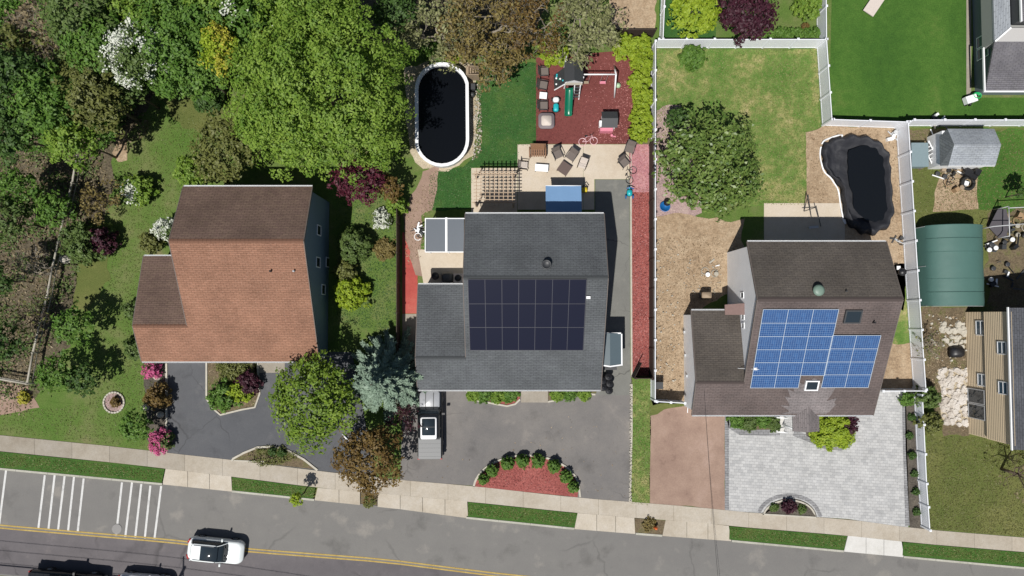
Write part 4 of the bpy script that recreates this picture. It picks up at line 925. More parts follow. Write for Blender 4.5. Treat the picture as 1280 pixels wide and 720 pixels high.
def tree(px, py, rpx, h, kind, label, name='tree', cat='tree', leaf=.21, dens=1.0, lobes=14, group=None, squash=.55, blossom=None, bl_frac=.4, seed=None, low=-.25, sx=1, trunk=True, irr=.25, clumps=None):
    rs = np.random.RandomState(seed if seed is not None else int(px * 7 + py * 13) % 99991)
    if px < 330 and py < 150 and trunk: rpx *= 1.22; dens *= 1.15
    zc = h * .62; c = P(px, py, zc); rad = 1.0 * rpx / 15.0 * (1 - zc / H); hg = min(h - zc, rad * 1.1) if trunk else h * .8
    if not trunk: zc = h * .25; rad *= 1.18
    root = empty(name, (c.x, c.y, 0), label, cat, group)
    area = 2.6 * math.pi * rad * rad; leaf *= .86; n = int(area / (leaf * leaf * .55) * 1.0 * dens)
    n = max(400, min(int(n * (1.15 if trunk else 2.2)), 60000))
    cl = clumps or int(90 + 16 * rad + 6 * rad * rad)
    p, nor, tint, L = crown_points(rs, (c.x, c.y, zc), rad, hg, n, lobes, cl, irr, low)
    if sx != 1: p[:, 0] = c.x + (p[:, 0] - c.x) * sx; p[:, 1] = c.y + (p[:, 1] - c.y) / sx
    p[:, 2] = np.maximum(p[:, 2], .04)
    size = leaf * rs.uniform(.65, 1.35, n)
    if blossom:
        ph = rs.uniform(0, 6, 3)
        f = np.sin(p[:, 0] * 2.1 + ph[0]) + np.sin(p[:, 1] * 1.9 + ph[1]) + rs.normal(size=n) * .6
        sel = (f > np.quantile(f, 1 - bl_frac)) & (p[:, 2] > zc * .7)
        leaf_mesh('crown' if trunk else 'foliage', p[~sel], nor[~sel], size[~sel], tint[~sel], rs, 1.5, LM[kind], root)
        leaf_mesh('blossom', p[sel] + np.array([0, 0, .06]), nor[sel], size[sel] * .95, tint[sel], rs, 1.1, LM[blossom], root)
    else: leaf_mesh('crown' if trunk else 'foliage', p, nor, size, tint, rs, 1.5, LM[kind], root)
    mb = MB(); rr = random.Random(int(px))
    if trunk:
        limbs(mb, Vector((c.x, c.y, -.05)), Vector((c.x, c.y, zc + hg * .35)), L, rad, rr, max(.06, rad * .05), 7)
        mb.build('trunk', M_bark, root)
    else:
        for k in range(5):
            a_ = k * 1.26 + rr.random(); mb.tube([(c.x, c.y, 0), (c.x + math.cos(a_) * rad * .5, c.y + math.sin(a_) * rad * .5, h * .6)], [.025 + rad * .01, .01], 4)
        mb.build('stem', M_bark, root)
    return root
def shrub(px, py, rpx, h, kind, label, leaf=.14, cat='shrub', name='shrub', **k):
    return tree(px, py, rpx, h, kind, label, name=name, cat=cat, leaf=leaf, trunk=False, lobes=k.pop('lobes', 9), low=-.1, **k)
def bare_tree(px, py, rpx, h, label, kind='bare', dens=.35, seed=1, leaf=.2, bark=None, levels=4, name='bare_tree'):
    """open branching crown with thin visible limbs and sparse leaves"""
    rr = random.Random(seed); rs = np.random.RandomState(seed); zc = h * .6; c = P(px, py, zc); rad = rpx / 15 * (1 - zc / H)
    root = empty(name, (c.x, c.y, 0), label, 'tree'); mb = MB(); tips = []
    def grow(p, d, L_, r, lev):
        q = p + d * L_; m_ = p.lerp(q, .5) + Vector((rr.uniform(-1, 1), rr.uniform(-1, 1), rr.uniform(-.5, .5))) * L_ * .08
        mb.tube([p, m_, q], [r, r * .8, r * .6], 5 if r > .05 else 3, cap=False); tips.append((m_, lev)); tips.append((q, lev))
        if lev == 0: return
        for k in range(3 if lev > 1 else 3):
            ax = Vector((rr.uniform(-1, 1), rr.uniform(-1, 1), rr.uniform(-.35, .55)))
            nd = (d * .55 + ax.normalized() * .75 + Vector((0, 0, .08))).normalized()
            grow(q, nd, L_ * rr.uniform(.62, .85), r * .55, lev - 1)
    base = Vector((c.x, c.y, -.05)); fk = Vector((c.x, c.y, h * .3)); mb.tube([base, fk], [rad * .06, rad * .045], 7)
    k0 = 6
    for k in range(k0):
        th = k * 6.283 / k0 + rr.uniform(-.3, .3); d = Vector((math.cos(th), math.sin(th), rr.uniform(.5, 1.1))).normalized()
        grow(fk, d, rad * .42, rad * .03, levels)
    mb.build('trunk', bark or M_barkg, root)
    tp = np.array([t[0][:] for t in tips if t[1] <= 2]); n = int(2.4 * math.pi * rad * rad / (leaf * leaf * .55) * dens)
    k = rs.choice(len(tp), n); p = tp[k] + rs.normal(size=(n, 3)) * np.array([.3, .3, .22]) * rad * .16
    leaf_mesh('crown', p, rs.normal(size=(n, 3)) + np.array([0, 0, .8]), leaf * rs.uniform(.5, 1.2, n), rs.uniform(0, 1, n), rs, 1.6, LM[kind], root)
    return root
def conifer(px, py, rpx, h, kind, label, seed=3, whorls=15, leaf=.2, name='spruce_tree'):
    rr = random.Random(seed); rs = np.random.RandomState(seed); zc = h * .4; c = P(px, py, zc); rad = rpx / 15 * (1 - zc / H)
    root = empty(name, (c.x, c.y, 0), label, 'tree'); mb = MB(); mb.tube([(c.x, c.y, -.05), (c.x, c.y, h)], [rad * .07, .03], 7)
    P_, N_, A_, T_ = [], [], [], []
    for w in range(whorls):
        f = w / (whorls - 1); z = h * (.12 + .84 * f); rw = rad * (1 - f) ** .8 * 1.05 + .12; nb = int(9 + 5 * (1 - f))
        for b in range(nb):
            th = b * 6.283 / nb + w * .7 + rr.uniform(-.2, .2); L_ = rw * rr.uniform(.72, 1.1); t0 = rr.uniform(0, 1)
            d = np.array([math.cos(th), math.sin(th), 0]); s = np.array([-math.sin(th), math.cos(th), 0])
            mb.tube([(c.x, c.y, z), (c.x + d[0] * L_, c.y + d[1] * L_, z - L_ * .18)], [.03, .008], 3, cap=False)
            n = int(8 + L_ * 62)
            u = rs.uniform(.12, 1, n) ** .8; v = rs.normal(size=n) * .2 * (1.15 - u) * min(1.2, L_ * .5 + .25)
            pp = np.array([c.x, c.y, z]) + d * (u * L_)[:, None] + s * v[:, None] + np.array([0, 0, 1]) * (-u * L_ * .18 + rs.normal(size=n) * .04)[:, None]
            P_.append(pp); N_.append(np.tile([0, 0, 1.0], (n, 1)) + rs.normal(size=(n, 3)) * .45); A_.append(d + s * np.sign(v)[:, None] * .7); T_.append(.2 + .3 * t0 + u * .5)
    p = np.concatenate(P_); n = len(p)
    leaf_mesh('crown', p, np.concatenate(N_), leaf * rs.uniform(.7, 1.2, n), np.concatenate(T_), rs, 2.4, LM[kind], root, axis=np.concatenate(A_))
    mb.build('trunk', M_bark, root); return root

W_ = 'trees of the wooded lot'
# big tree and the ones around it
tree(404, 112, 117, 12, 'bright', 'largest bright green tree, spreading between the red-brown house and the oval pool', leaf=.18, lobes=34, dens=1.1, irr=.15)
tree(474, 176, 34, 7.5, 'bright', 'smaller bright green tree south of the largest one, beside the oval pool', leaf=.20)
tree(340, 150, 50, 9, 'bright', 'bright green tree at the southwest foot of the largest crown', leaf=.20)
tree(496, 18, 32, 6.5, 'dark', 'dark green tree in the shade between the largest crown and the grey-green bare one')
tree(395, 12, 62, 11, 'bright', 'bright green tree cut by the top edge above the largest tree')
tree(306, 30, 38, 10, 'mid', 'green tree with a few white blossoms left of the largest tree', blossom='white', bl_frac=.05)
tree(338, 62, 20, 12, 'lime', 'yellow-green small tree against the left flank of the largest tree', blossom='yellow', bl_frac=.3)
tree(228, 62, 52, 10, 'mid', 'mid green rounded tree between the white blossom tree and the yellow one', leaf=.20, lobes=18)
tree(272, 8, 36, 10, 'bright', 'bright green tree at the top edge above the yellow blossom tree', group=W_)
tree(222, 4, 34, 10, 'mid', 'green tree at the top edge right of the upright lime one', group=W_)
tree(180, 12, 30, 11, 'bright', 'upright bright green tree at the top edge above the white blossom tree', leaf=.20)
tree(276, 62, 24, 12.5, 'lime', 'yellow blossoming tree between two green crowns at the wood edge', blossom='yellow', bl_frac=.5, leaf=.19, sx=.9)
tree(171, 72, 34, 12, 'dull', 'tree covered in white blossom at the edge of the lawn', blossom='white', bl_frac=.5, leaf=.18)
tree(176, 32, 15, 11.5, 'mid', 'small white flecked crown just above the white blossom tree', blossom='white', bl_frac=.35, leaf=.2)
shrub(255, 122, 17, 2.6, 'dark', 'dark green round shrub at the top of the lawn clearing', leaf=.2)
tree(284, 190, 42, 6.5, 'olive', 'olive-bronze tree just behind the red-brown roof', leaf=.20, lobes=16)
shrub(236, 214, 20, 3, 'bright', 'fresh green shrub at the back left corner of the red-brown roof', leaf=.2)
tree(110, 22, 44, 11, 'dull', 'dull green tree at the top edge near the grey bare tree', group=W_)
tree(128, 60, 36, 11, 'mid', 'mid green tree left of the white blossom tree', group=W_)
bare_tree(75, 62, 62, 13.5, 'grey twiggy half-bare tree in the upper left wood', 'olive', .32, seed=11, leaf=.22)
bare_tree(28, 24, 48, 12.5, 'brown-grey sparse tree at the top left corner', 'bare', .45, seed=12, leaf=.22)
tree(20, 110, 40, 11, 'dark', 'dark green tree on the left edge of the upper wood', group=W_, leaf=.23)
tree(60, 128, 34, 12, 'mid', 'green tree west of the bright leaning crowns in the wood', group=W_)
tree(120, 122, 40, 10, 'olive', 'olive green tree in the middle of the upper left wood')
tree(152, 108, 26, 9, 'dull', 'dull small tree under the white blossom tree', group=W_)
tree(93, 176, 36, 9, 'bright', 'bright green tree at the south end of the upper wood above the rail fence', leaf=.20)
tree(122, 156, 26, 8, 'mid', 'mid green tree by the dirt notch at the lawn edge', leaf=.20)
tree(2, 165, 36, 10, 'dark', 'darkest tree cut by the left edge below the upper wood', group=W_)
tree(26, 240, 29, 5.5, 'mid', 'green tree in the shady lot west of the rail fence', leaf=.20)
tree(70, 264, 24, 5, 'mid', 'green crown touching the rail fence from the west', leaf=.20)
tree(8, 276, 30, 7, 'dull', 'dull green tree at the left edge beside the shaded dirt', group=W_)
bare_tree(118, 246, 30, 6, 'dark twiggy half-bare tree east of the rail fence', 'brown', .35, seed=21, leaf=.18, bark=M_bark)
tree(-8, 350, 24, 7, 'dark', 'dark tree throwing shade over the left edge mid height', group=W_)
tree(4, 430, 24, 6.5, 'dark', 'dark green tree at the left edge above the rail fence corner')
shrub(96, 302, 24, 3.4, 'dull', 'low green shrub on the rail fence at mid height', leaf=.2)
shrub(124, 300, 16, 2.6, 'darkmaroon', 'dark purple shrub at the lawn edge near the rail fence', leaf=.18)
tree(92, 408, 25, 4.2, 'mid', 'green tree with dark shadow on the lawn edge left of the garage roof', leaf=.20)
tree(72, 466, 24, 4.5, 'mid', 'green tree at the corner of the rail fence')
tree(104, 474, 21, 3.8, 'dark', 'dark leafy tree standing near the round flower bed', leaf=.20)
shrub(168, 237, 18, 2.2, 'bright', 'free-standing shrub with pale flowers on the lawn', blossom='white', bl_frac=.22, leaf=.2)
shrub(206, 286, 15, 3, 'dull', 'white flowering shrub by the side door of the red-brown house', blossom='white', bl_frac=.72, leaf=.17)
shrub(186, 302, 13, 1.8, 'olive', 'small olive shrub left of the white flowering one', leaf=.17)
shrub(163, 388, 12, 1.8, 'dull', 'dull shrub against the west wall of the garage', leaf=.17)
shrub(168, 436, 14, 1.6, 'dull', 'low shrub near the front corner of the garage roof', leaf=.18)
shrub(28, 498, 7, .8, 'yellow', 'little yellow flowering plant beside the brown path at left', leaf=.13)
bare_tree(26, 330, 34, 6, 'grey leafless tree in the open brown part of the wooded lot', 'bare', .12, seed=71)
bare_tree(30, 395, 28, 5, 'brown twiggy brush low on the left, just west of the rail fence', 'olive', .12, seed=72, bark=M_bark)
# front of house one
tree(171, 532, 21, 3.6, 'mid', 'small green tree at the sidewalk left of the dark driveway', leaf=.19)
shrub(188, 462, 11, 1.3, 'dull', 'pink azalea nearest the garage eave', blossom='pink', bl_frac=.72, leaf=.14)
shrub(199, 553, 14, 1.5, 'dull', 'pink azalea by the sidewalk', blossom='pink', bl_frac=.65, leaf=.14)
shrub(194, 496, 14, 2.2, 'rust', 'reddish bronze shrub in the driveway bed', leaf=.15)
for i, (x, y, t_) in enumerate(((197, 471, 'pale rounded boulder beside the upper pink azalea'), (183, 509, 'pale boulder left of the bronze shrub'), (201, 518, 'pale boulder below the bronze shrub'))):
    q = P(x, y, 0); tag(MB().lathe((q.x, q.y, 0), [(.3, -.05), (.34, .12), (.22, .3), (.05, .36)], 9, smooth=False, sy=.8).build('boulder', M_stone), t_, 'boulder', 'boulders in the driveway bed')
shrub(143, 503, 6, .7, 'rust', 'red plant in the middle of the round flower bed', leaf=.13)
mb = MB(); q0 = P(143, 503, 0)
for k in range(22):
    th = k * 6.283 / 22; mb.box((q0.x + math.cos(th) * .84, q0.y + math.sin(th) * .84, .06), (.2, .13, .14), th + 1.57, tint=.5)
tag(mb.build('stone_ring', M_stone), 'ring of small stones round the circular flower bed', 'stone ring')
shrub(277, 497, 17, 2, 'mid', 'green shrub at the left of the driveway island', leaf=.16)
shrub(296, 490, 13, 1.8, 'lime', 'yellow-green shrub in the middle of the driveway island', leaf=.15)
shrub(310, 479, 14, 1.6, 'darkmaroon', 'dark bronze shrub at the right of the driveway island', leaf=.15)
shrub(290, 459, 20, 1, 'olive', 'low dry shrub under the eave in the driveway island', leaf=.14, dens=.5)
for i, x in enumerate((340, 351)): shrub(x, 565 + i, 5, .7, 'dark', ('left' if i == 0 else 'right') + ' one of two tiny dark shrubs in the curved bed by the sidewalk', leaf=.12)
shrub(338, 570, 17, .25, 'olive', 'flat dry ground plant filling the curved bed by the sidewalk', leaf=.1, dens=.16, sx=1.5)
tree(393, 502, 56, 6.5, 'frontleaf', 'round yellow-green tree at the front right corner of the red-brown house', leaf=.20, lobes=22, irr=.12)
conifer(482, 472, 54, 9.5, 'spruce', 'blue-green spruce between the two left houses')
tree(462, 574, 44, 5.5, 'rust', 'rusty brown leaved tree overhanging the sidewalk', leaf=.2, lobes=18, dens=.85)
bare_tree(503, 520, 26, 4, 'dark purplish sparse tree beside the parked pickup', 'darkmaroon', .3, seed=31, leaf=.17, bark=M_bark)
t_ = tree(371, 624, 9, 3.4, 'lime', 'thin sapling with yellow-green tip on the verge strip', name='sapling', leaf=.15, lobes=5)
# side yard
shrub(441, 307, 19, 2.6, 'dull', 'tight ball shrub, grey-green, beside the blue-grey side wall', leaf=.13, lobes=26, irr=.05)
shrub(431, 338, 13, 1.8, 'olive', 'small olive shrub between the ball shrub and the lime one', leaf=.14)
shrub(437, 366, 19, 2.2, 'lime', 'lime green shrub beside the blue-grey side wall', leaf=.16)
shrub(476, 273, 12, 1.5, 'dull', 'white flowering shrub in the narrow side yard', blossom='white', bl_frac=.75, leaf=.14)
shrub(480, 312, 13, .8, 'brown', 'brown low shrub by the dark fence in the side yard', leaf=.13, dens=.6)
tree(450, 225, 32, 6, 'maroon', 'maroon leaved tree at the back right corner of the red-brown house', leaf=.18)
tree(486, 236, 17, 4, 'rust', 'reddish green small tree right of the maroon tree', leaf=.17)
shrub(495, 255, 12, 2.2, 'bright', 'bright green shrub at the head of the dark fence', leaf=.17)
# top middle
bare_tree(545, 30, 52, 8.5, 'grey-green half-leafed tree above the oval pool', 'grey', .75, seed=41, leaf=.22)
bare_tree(600, 25, 58, 9.5, 'brown budding tree at the top centre', 'brown', .8, seed=42, leaf=.22)
bare_tree(622, 70, 38, 7, 'olive-brown tree overhanging the grass beside the play area', 'brown', .9, seed=43, leaf=.2)
bare_tree(668, 20, 50, 9, 'russet budding tree right of the brown ones at the top', 'rust', .5, seed=44, leaf=.2)
bare_tree(733, 28, 48, 8, 'pale grey-green willow-like tree behind the playset', 'grey', .95, seed=45, leaf=.22)
shrub(562, 64, 14, 2, 'lime', 'lime shrub just above the oval pool', leaf=.17)
shrub(540, 60, 14, 2, 'mid', 'green shrub at the top left of the oval pool', leaf=.17)
shrub(692, 62, 17, 2, 'lime', 'lime shrub behind the row of grey chairs', leaf=.17)
for i, (x, y, rp) in enumerate(((782, 56, 14), (800, 58, 15), (803, 80, 13), (802, 100, 13), (804, 122, 13), (803, 142, 13), (802, 163, 13))):
    shrub(x, y, rp, 2.4, 'lime', ['first hedge shrub, at the corner behind the swing', 'second hedge shrub, in the top corner by the white fence', 'third lime hedge shrub down the play area side', 'fourth lime hedge shrub down the play area side', 'fifth lime hedge shrub, level with the little playhouse', 'sixth lime hedge shrub, just below the little playhouse', 'seventh and last lime hedge shrub, beside the patio corner'][i], leaf=.16, group='lime hedge beside the play area', name='hedge_shrub', seed=50 + i)
# house three yard
tree(886, 207, 67, 5, 'magnolia', 'broad glossy-leaved tree on the patchy lawn by the pink gravel', leaf=.25, lobes=24, irr=.25, dens=.85)
shrub(868, 69, 15, 2, 'mid', 'single round shrub on the patchy lawn near the white fence', leaf=.17)
shrub(858, 236, 9, 1.4, 'darkmaroon', 'small purple plant beside the pink gravel', leaf=.14)
tree(934, 20, 37, 5, 'darkmaroon', 'deep purple tree cut by the top edge behind the white fence', leaf=.2, lobes=18)
tree(868, 16, 34, 4, 'lime', 'pale green soft tree left of the deep purple tree', leaf=.2, dens=.8)
shrub(1013, 3, 16, 2, 'bright', 'round bright shrub in the corner by the top edge', leaf=.16, lobes=18)
for i in range(7): shrub(952 + i * 11.5, 41, 7, 1.0, 'mid', 'hedge plant number %s from the deep purple tree along the white fence' % ('one', 'two', 'three', 'four', 'five', 'six', 'seven')[i], leaf=.13, group='low hedge behind the white fence', name='hedge_plant')
shrub(1007, 33, 5, .6, 'rust', 'little orange-brown plant near the white fence corner', leaf=.1)
shrub(1044, 538, 24, 1.7, 'lime', 'dense chartreuse shrub beside the portico', leaf=.16, lobes=26, irr=.04, dens=1.8)
shrub(1058, 532, 14, 1.6, 'darkmaroon', 'dark red shrub half hidden behind the chartreuse one', leaf=.14)
for i, x in enumerate((922, 938, 955, 968)): shrub(x, 526 + (i % 2) * 4, 9, .6, ('mid', 'dull', 'mid', 'dull')[i], 'low plant under the eave, %s from the garage end' % ('first', 'second', 'third', 'fourth')[i], leaf=.11, group='low plants under the taupe eave')
for i, (x, w_) in enumerate(((592, 9), (606, 10), (622, 10), (637, 10), (697, 9), (712, 8), (730, 8))): shrub(x, 493, w_, .6, ('bright', 'mid')[i % 2], 'low front bed plant, %s from the pickup' % ('first', 'second', 'third', 'fourth', 'fifth', 'sixth', 'seventh')[i], leaf=.12, group='low plants under the grey eave')
shrub(987, 634, 8, .9, 'darkmaroon', 'dark red shrub in the little half-round bed', leaf=.12)
for i, (x, y) in enumerate(((968, 635), (1003, 637))): shrub(x, y, 5, .4, 'dull', ('left' if not i else 'right') + ' grey-green low plant in the little half-round bed', leaf=.1)
for i, (x, y) in enumerate(((1136, 500), (1141, 522), (1138, 545), (1141, 570), (1144, 592), (1146, 615), (1147, 640))):
    shrub(x, y, (8, 4, 4, 5, 4, 4, 4)[i], (1, .5, .5, .6, .5, .5, .5)[i], ('mid', 'dark')[i > 0], 'small plant in the strip bed beside the pavers, %s from the gate' % ('first', 'second', 'third', 'fourth', 'fifth', 'sixth', 'seventh')[i], leaf=.11, group='plants of the strip bed')
for i, (x, y, rp) in enumerate(((604, 600, 6), (615, 589, 7), (634, 580, 7.6), (653, 577, 7.6), (673, 577, 7.8), (693, 584, 7.4), (708, 597, 7), (717, 610, 6.4))):
    shrub(x, y, rp, 1.25, 'mid', ['clipped ball shrub at the left end of the red half-round bed'] [0] if i == 0 else '%s ball shrub from the left in the red half-round bed' % ('', 'second', 'third', 'fourth', 'fifth', 'sixth', 'seventh', 'eighth')[i], leaf=.11, lobes=22, irr=.05, group='ball shrubs round the red mulch bed', name='ball_shrub', dens=1.2)
shrub(812, 656, 8, .4, 'brown', 'dry brown plant patch in the little verge square', leaf=.12, dens=.4)
shrub(461, 628, 7, .4, 'olive', 'dry grass clump between the two left aprons', leaf=.12, dens=.4)
# right neighbour
shrub(1163, 498, 13, 2, 'dull', 'green shrub between the white fence and the white rubble', leaf=.17)
shrub(1166, 530, 13, 2.2, 'olive', 'yellow-olive shrub south of the white rubble', leaf=.17)
tree(1284, 240, 13, 4, 'dark', 'dark small tree at the right edge by the lawn', leaf=.2)
bare_tree(1296, 600, 36, 6.5, 'leafless tree leaning in from the right edge above the sidewalk', 'bare', .05, seed=61, bark=M_bark)
bare_tree(1164, 432, 20, 3, 'small twiggy bush by the pond stones next to the white fence', 'olive', .12, seed=62, leaf=.14)
tree(846, 150, 15, 3, 'dark', 'small dark tree on the patchy lawn beside the broad glossy one', leaf=.2)
fr_ = random.Random(77)
for i, (x, y, k, rp, lb) in enumerate(((155, 40, 'mid', 28, 'mid green canopy tree just left of the small white flecked crown'), (140, 85, 'dark', 28, 'dark canopy tree against the left side of the white blossom tree'),
        (205, 35, 'bright', 28, 'bright canopy tree between the white flecked crown and the rounded mid green one'), (250, 30, 'mid', 30, 'mid green canopy tree directly above the yellow blossom tree'),
        (105, 90, 'dull', 28, 'dull canopy tree right of the grey twiggy tree'), (35, 160, 'mid', 30, 'mid green canopy tree left of the bright one above the rail fence'),
        (75, 145, 'mid', 26, 'mid green canopy tree above the bright one at the rail fence'), (250, 92, 'mid', 28, 'mid green canopy tree over the dark round shrub of the clearing'),
        (302, 64, 'bright', 28, 'bright canopy tree between the yellow blossom tree and the largest crown'), (300, 2, 'bright', 30, 'bright canopy tree at the top edge left of the crown above the largest tree'),
        (345, 12, 'mid', 30, 'mid green canopy tree at the top edge touching the crown above the largest tree'), (12, 66, 'olive', 30, 'olive canopy tree on the left edge below the corner tree'), (200, 92, 'mid', 24, 'mid green canopy tree right beside the white blossom tree'))):
    tree(x, y, rp, fr_.uniform(7.5, 9.5), k, lb, group='canopy trees of the left wood', seed=500 + i)
# leaves and twigs scattered over the wooded floor
rs = np.random.RandomState(9); pts = []
for k in range(26000):
    x, y = rs.uniform(-60, 300), rs.uniform(40, 520); pts.append((x, y))
pp = []
for x, y in pts:
    edge = 150 - max(0, (y - 190)) * .33 if y > 190 else 190
    if x < edge - 14 + 10 * math.sin(y * .09): q = P(x, y, .03); pp.append((q.x, q.y, .02 + rs.uniform(0, .06)))
pp = np.array(pp); n = len(pp)
o = leaf_mesh('leaf_litter', pp, rs.normal(size=(n, 3)) * .4 + np.array([0, 0, 1]), rs.uniform(.06, .2, n), rs.uniform(0, 1, n), rs, 1.5, LM['bare']); tag(o, kind='stuff')
def cover(name, n, x0, x1, y0, y1, lim, m, seed, zmax, s_):
    rs = np.random.RandomState(seed); out = []
    for k in range(n):
        x, y = rs.uniform(x0, x1), rs.uniform(y0, y1)
        if lim(x, y) and math.sin(x * .11 + math.sin(y * .07) * 2) + math.sin(y * .13 + x * .05) + rs.normal() * .5 > -.1: q = P(x, y, .3); out.append((q.x, q.y, rs.uniform(.05, zmax)))
    out = np.array(out); n = len(out); o = leaf_mesh(name, out, rs.normal(size=(n, 3)) * .5 + np.array([0, -.2, .8]), rs.uniform(*s_, n), rs.uniform(0, 1, n), rs, 1.6, LM[m]); tag(o, kind='stuff')
cover('undergrowth', 42000, -60, 300, -20, 190, lambda x, y: not (x > 128 + max(0, 190 - y) * .75 and y > 100), 'mid', 21, .9, (.1, .24))
cover('ground_cover', 12000, -60, 130, 190, 500, lambda x, y: x < 128 - (y - 190) * .22, 'dull', 22, .4, (.08, .2))
# grass tufts over the lawns so that edges and surface break up
def tufts(name, polys, m, n, seed, s=(.04, .1)):
    rs = np.random.RandomState(seed); out = []
    for poly, k in polys:
        xs_ = [p[0] for p in poly]; ys_ = [p[1] for p in poly]; c = 0
        while c < k:
            x, y = rs.uniform(min(xs_), max(xs_)), rs.uniform(min(ys_), max(ys_)); ins = False
            for i in range(len(poly)):
                (x1, y1), (x2, y2) = poly[i], poly[i - 1]
                if (y1 > y) != (y2 > y) and x < (x2 - x1) * (y - y1) / (y2 - y1) + x1: ins = not ins
            c += 1
            if ins: q = P(x, y, .04); out.append((q.x, q.y, .03))
    out = np.array(out); n = len(out)
    o = leaf_mesh(name, out, rs.normal(size=(n, 3)) * .55 + np.array([0, 0, .8]), rs.uniform(*s, n), rs.uniform(0, 1, n), rs, 1.8, LM[m]); tag(o, kind='stuff')
tufts('grass_tufts', [([(140, 200), (160, 205), (200, 110), (300, 130), (230, 232), (190, 320), (168, 440), (205, 470), (180, 560), (0, 540), (0, 518), (110, 505), (120, 400), (140, 330)], 26000)], 'tuft_lawn', 0, 1)
tufts('lush_grass_tufts', [([(590, 82), (672, 78), (672, 182), (648, 182), (648, 208), (590, 208), (590, 262), (535, 262), (538, 215), (580, 208), (598, 190)], 9000), ([(420, 240), (495, 240), (495, 420), (420, 400)], 5000)], 'tuft_lush', 0, 2)
tufts('patchy_grass_tufts', [([(819, 62), (1024, 62), (1024, 158), (1008, 165), (1008, 256), (880, 256), (819, 200)], 22000), ([(789, 471), (814, 471), (812, 632), (788, 629)], 3500)], 'tuft_pale', 0, 3)
tufts('dull_grass_tufts', [([(1158, 545), (1280, 548), (1280, 671), (1160, 661)], 9000), ([(1130, 162), (1280, 162), (1280, 300), (1140, 300)], 7000)], 'tuft_dull', 0, 4)
tufts('verge_grass_tufts', [([(0, 566), (204, 589), (200, 601), (0, 582)], 4000), ([(290, 599), (394, 611), (392, 622), (290, 612)], 2000), ([(585, 630), (721, 643), (717, 657), (585, 643)], 2500), ([(912, 660), (1058, 672), (1054, 685), (914, 672)], 2500), ([(1130, 681), (1280, 692), (1280, 705), (1132, 692)], 2500)], 'tuft_lawn', 0, 5, (.05, .1))

tufts('mulch_chips', [([(728, 72), (793, 66), (793, 179), (728, 179)], 500), ([(775, 100), (793, 100), (793, 179), (740, 179)], 1400), ([(788, 182), (812, 182), (812, 468), (790, 468)], 2600), ([(600, 606), (625, 585), (660, 574), (700, 590), (716, 618), (600, 606)], 900)], 'pinkchip', 0, 31, (.03, .10))
tufts('dark_mulch_chips', [([(670, 74), (793, 66), (793, 179), (670, 179)], 1200), ([(788, 232), (812, 232), (812, 468), (790, 468)], 1400), ([(596, 606), (625, 582), (660, 572), (700, 585), (718, 618)], 1800)], 'redchip', 0, 32, (.04, .11))
tufts('dry_debris', [([(818, 300), (880, 290), (905, 300), (900, 370), (856, 400), (850, 500), (818, 500)], 6500), ([(1008, 165), (1125, 160), (1130, 330), (1110, 300), (1040, 180), (1030, 250), (1008, 255)], 3000), ([(506, 262), (545, 210), (542, 262), (526, 320), (505, 340)], 1500), ([(1155, 390), (1208, 390), (1208, 545), (1160, 480)], 2500), ([(1175, 210), (1222, 210), (1222, 262), (1170, 262)], 700), ([(258, 452), (323, 452), (323, 505), (275, 516), (260, 498)], 900), ([(590, 88), (602, 95), (602, 190), (590, 205)], 700), ([(500, 602), (790, 490), (788, 626)], 260)], 'twig', 0, 33, (.03, .12))
# ================================================================ vehicles
def rring(cx, z, L_, W_, rad, n=5, y0=0.0, zf=None):
    """rounded rectangle ring in plan at height z; length along x"""
    out = []
    for sx_, sy_, a0 in ((1, 1, 0), (-1, 1, 90), (-1, -1, 180), (1, -1, 270)):
        for k in range(n):
            a_ = R(a0 + 90 * k / (n - 1)); out.append((cx + sx_ * (L_ / 2 - rad) + rad * math.cos(a_), y0 + sy_ * (W_ / 2 - rad) + rad * math.sin(a_), z if zf is None else zf(cx + sx_ * (L_ / 2 - rad) + rad * math.cos(a_), z)))
    return out
def wheels(root, xs_, W_, r=.34):
    for x in xs_:
        for s in (-1, 1):
            w_ = MB().xform(Matrix.Identity(4)); w_.lathe((0, 0, -.11), [(r * .6, 0), (r, .02), (r, .2), (r * .6, .22)], 20)
            w_.xform(Matrix.Translation((x, s * (W_ / 2 - .1), r)) @ Matrix.Rotation(R(90), 4, 'X')); w_ = w_.build('wheel', M_rubber, root)
            rm_ = MB().lathe((0, 0, -.115), [(r * .58, 0), (r * .5, .01), (r * .5, .22), (r * .58, .23)], 14); rm_.xform(Matrix.Translation((x, s * (W_ / 2 - .1), r)) @ Matrix.Rotation(R(90), 4, 'X')); rm_.build('rim', M_metal, w_)
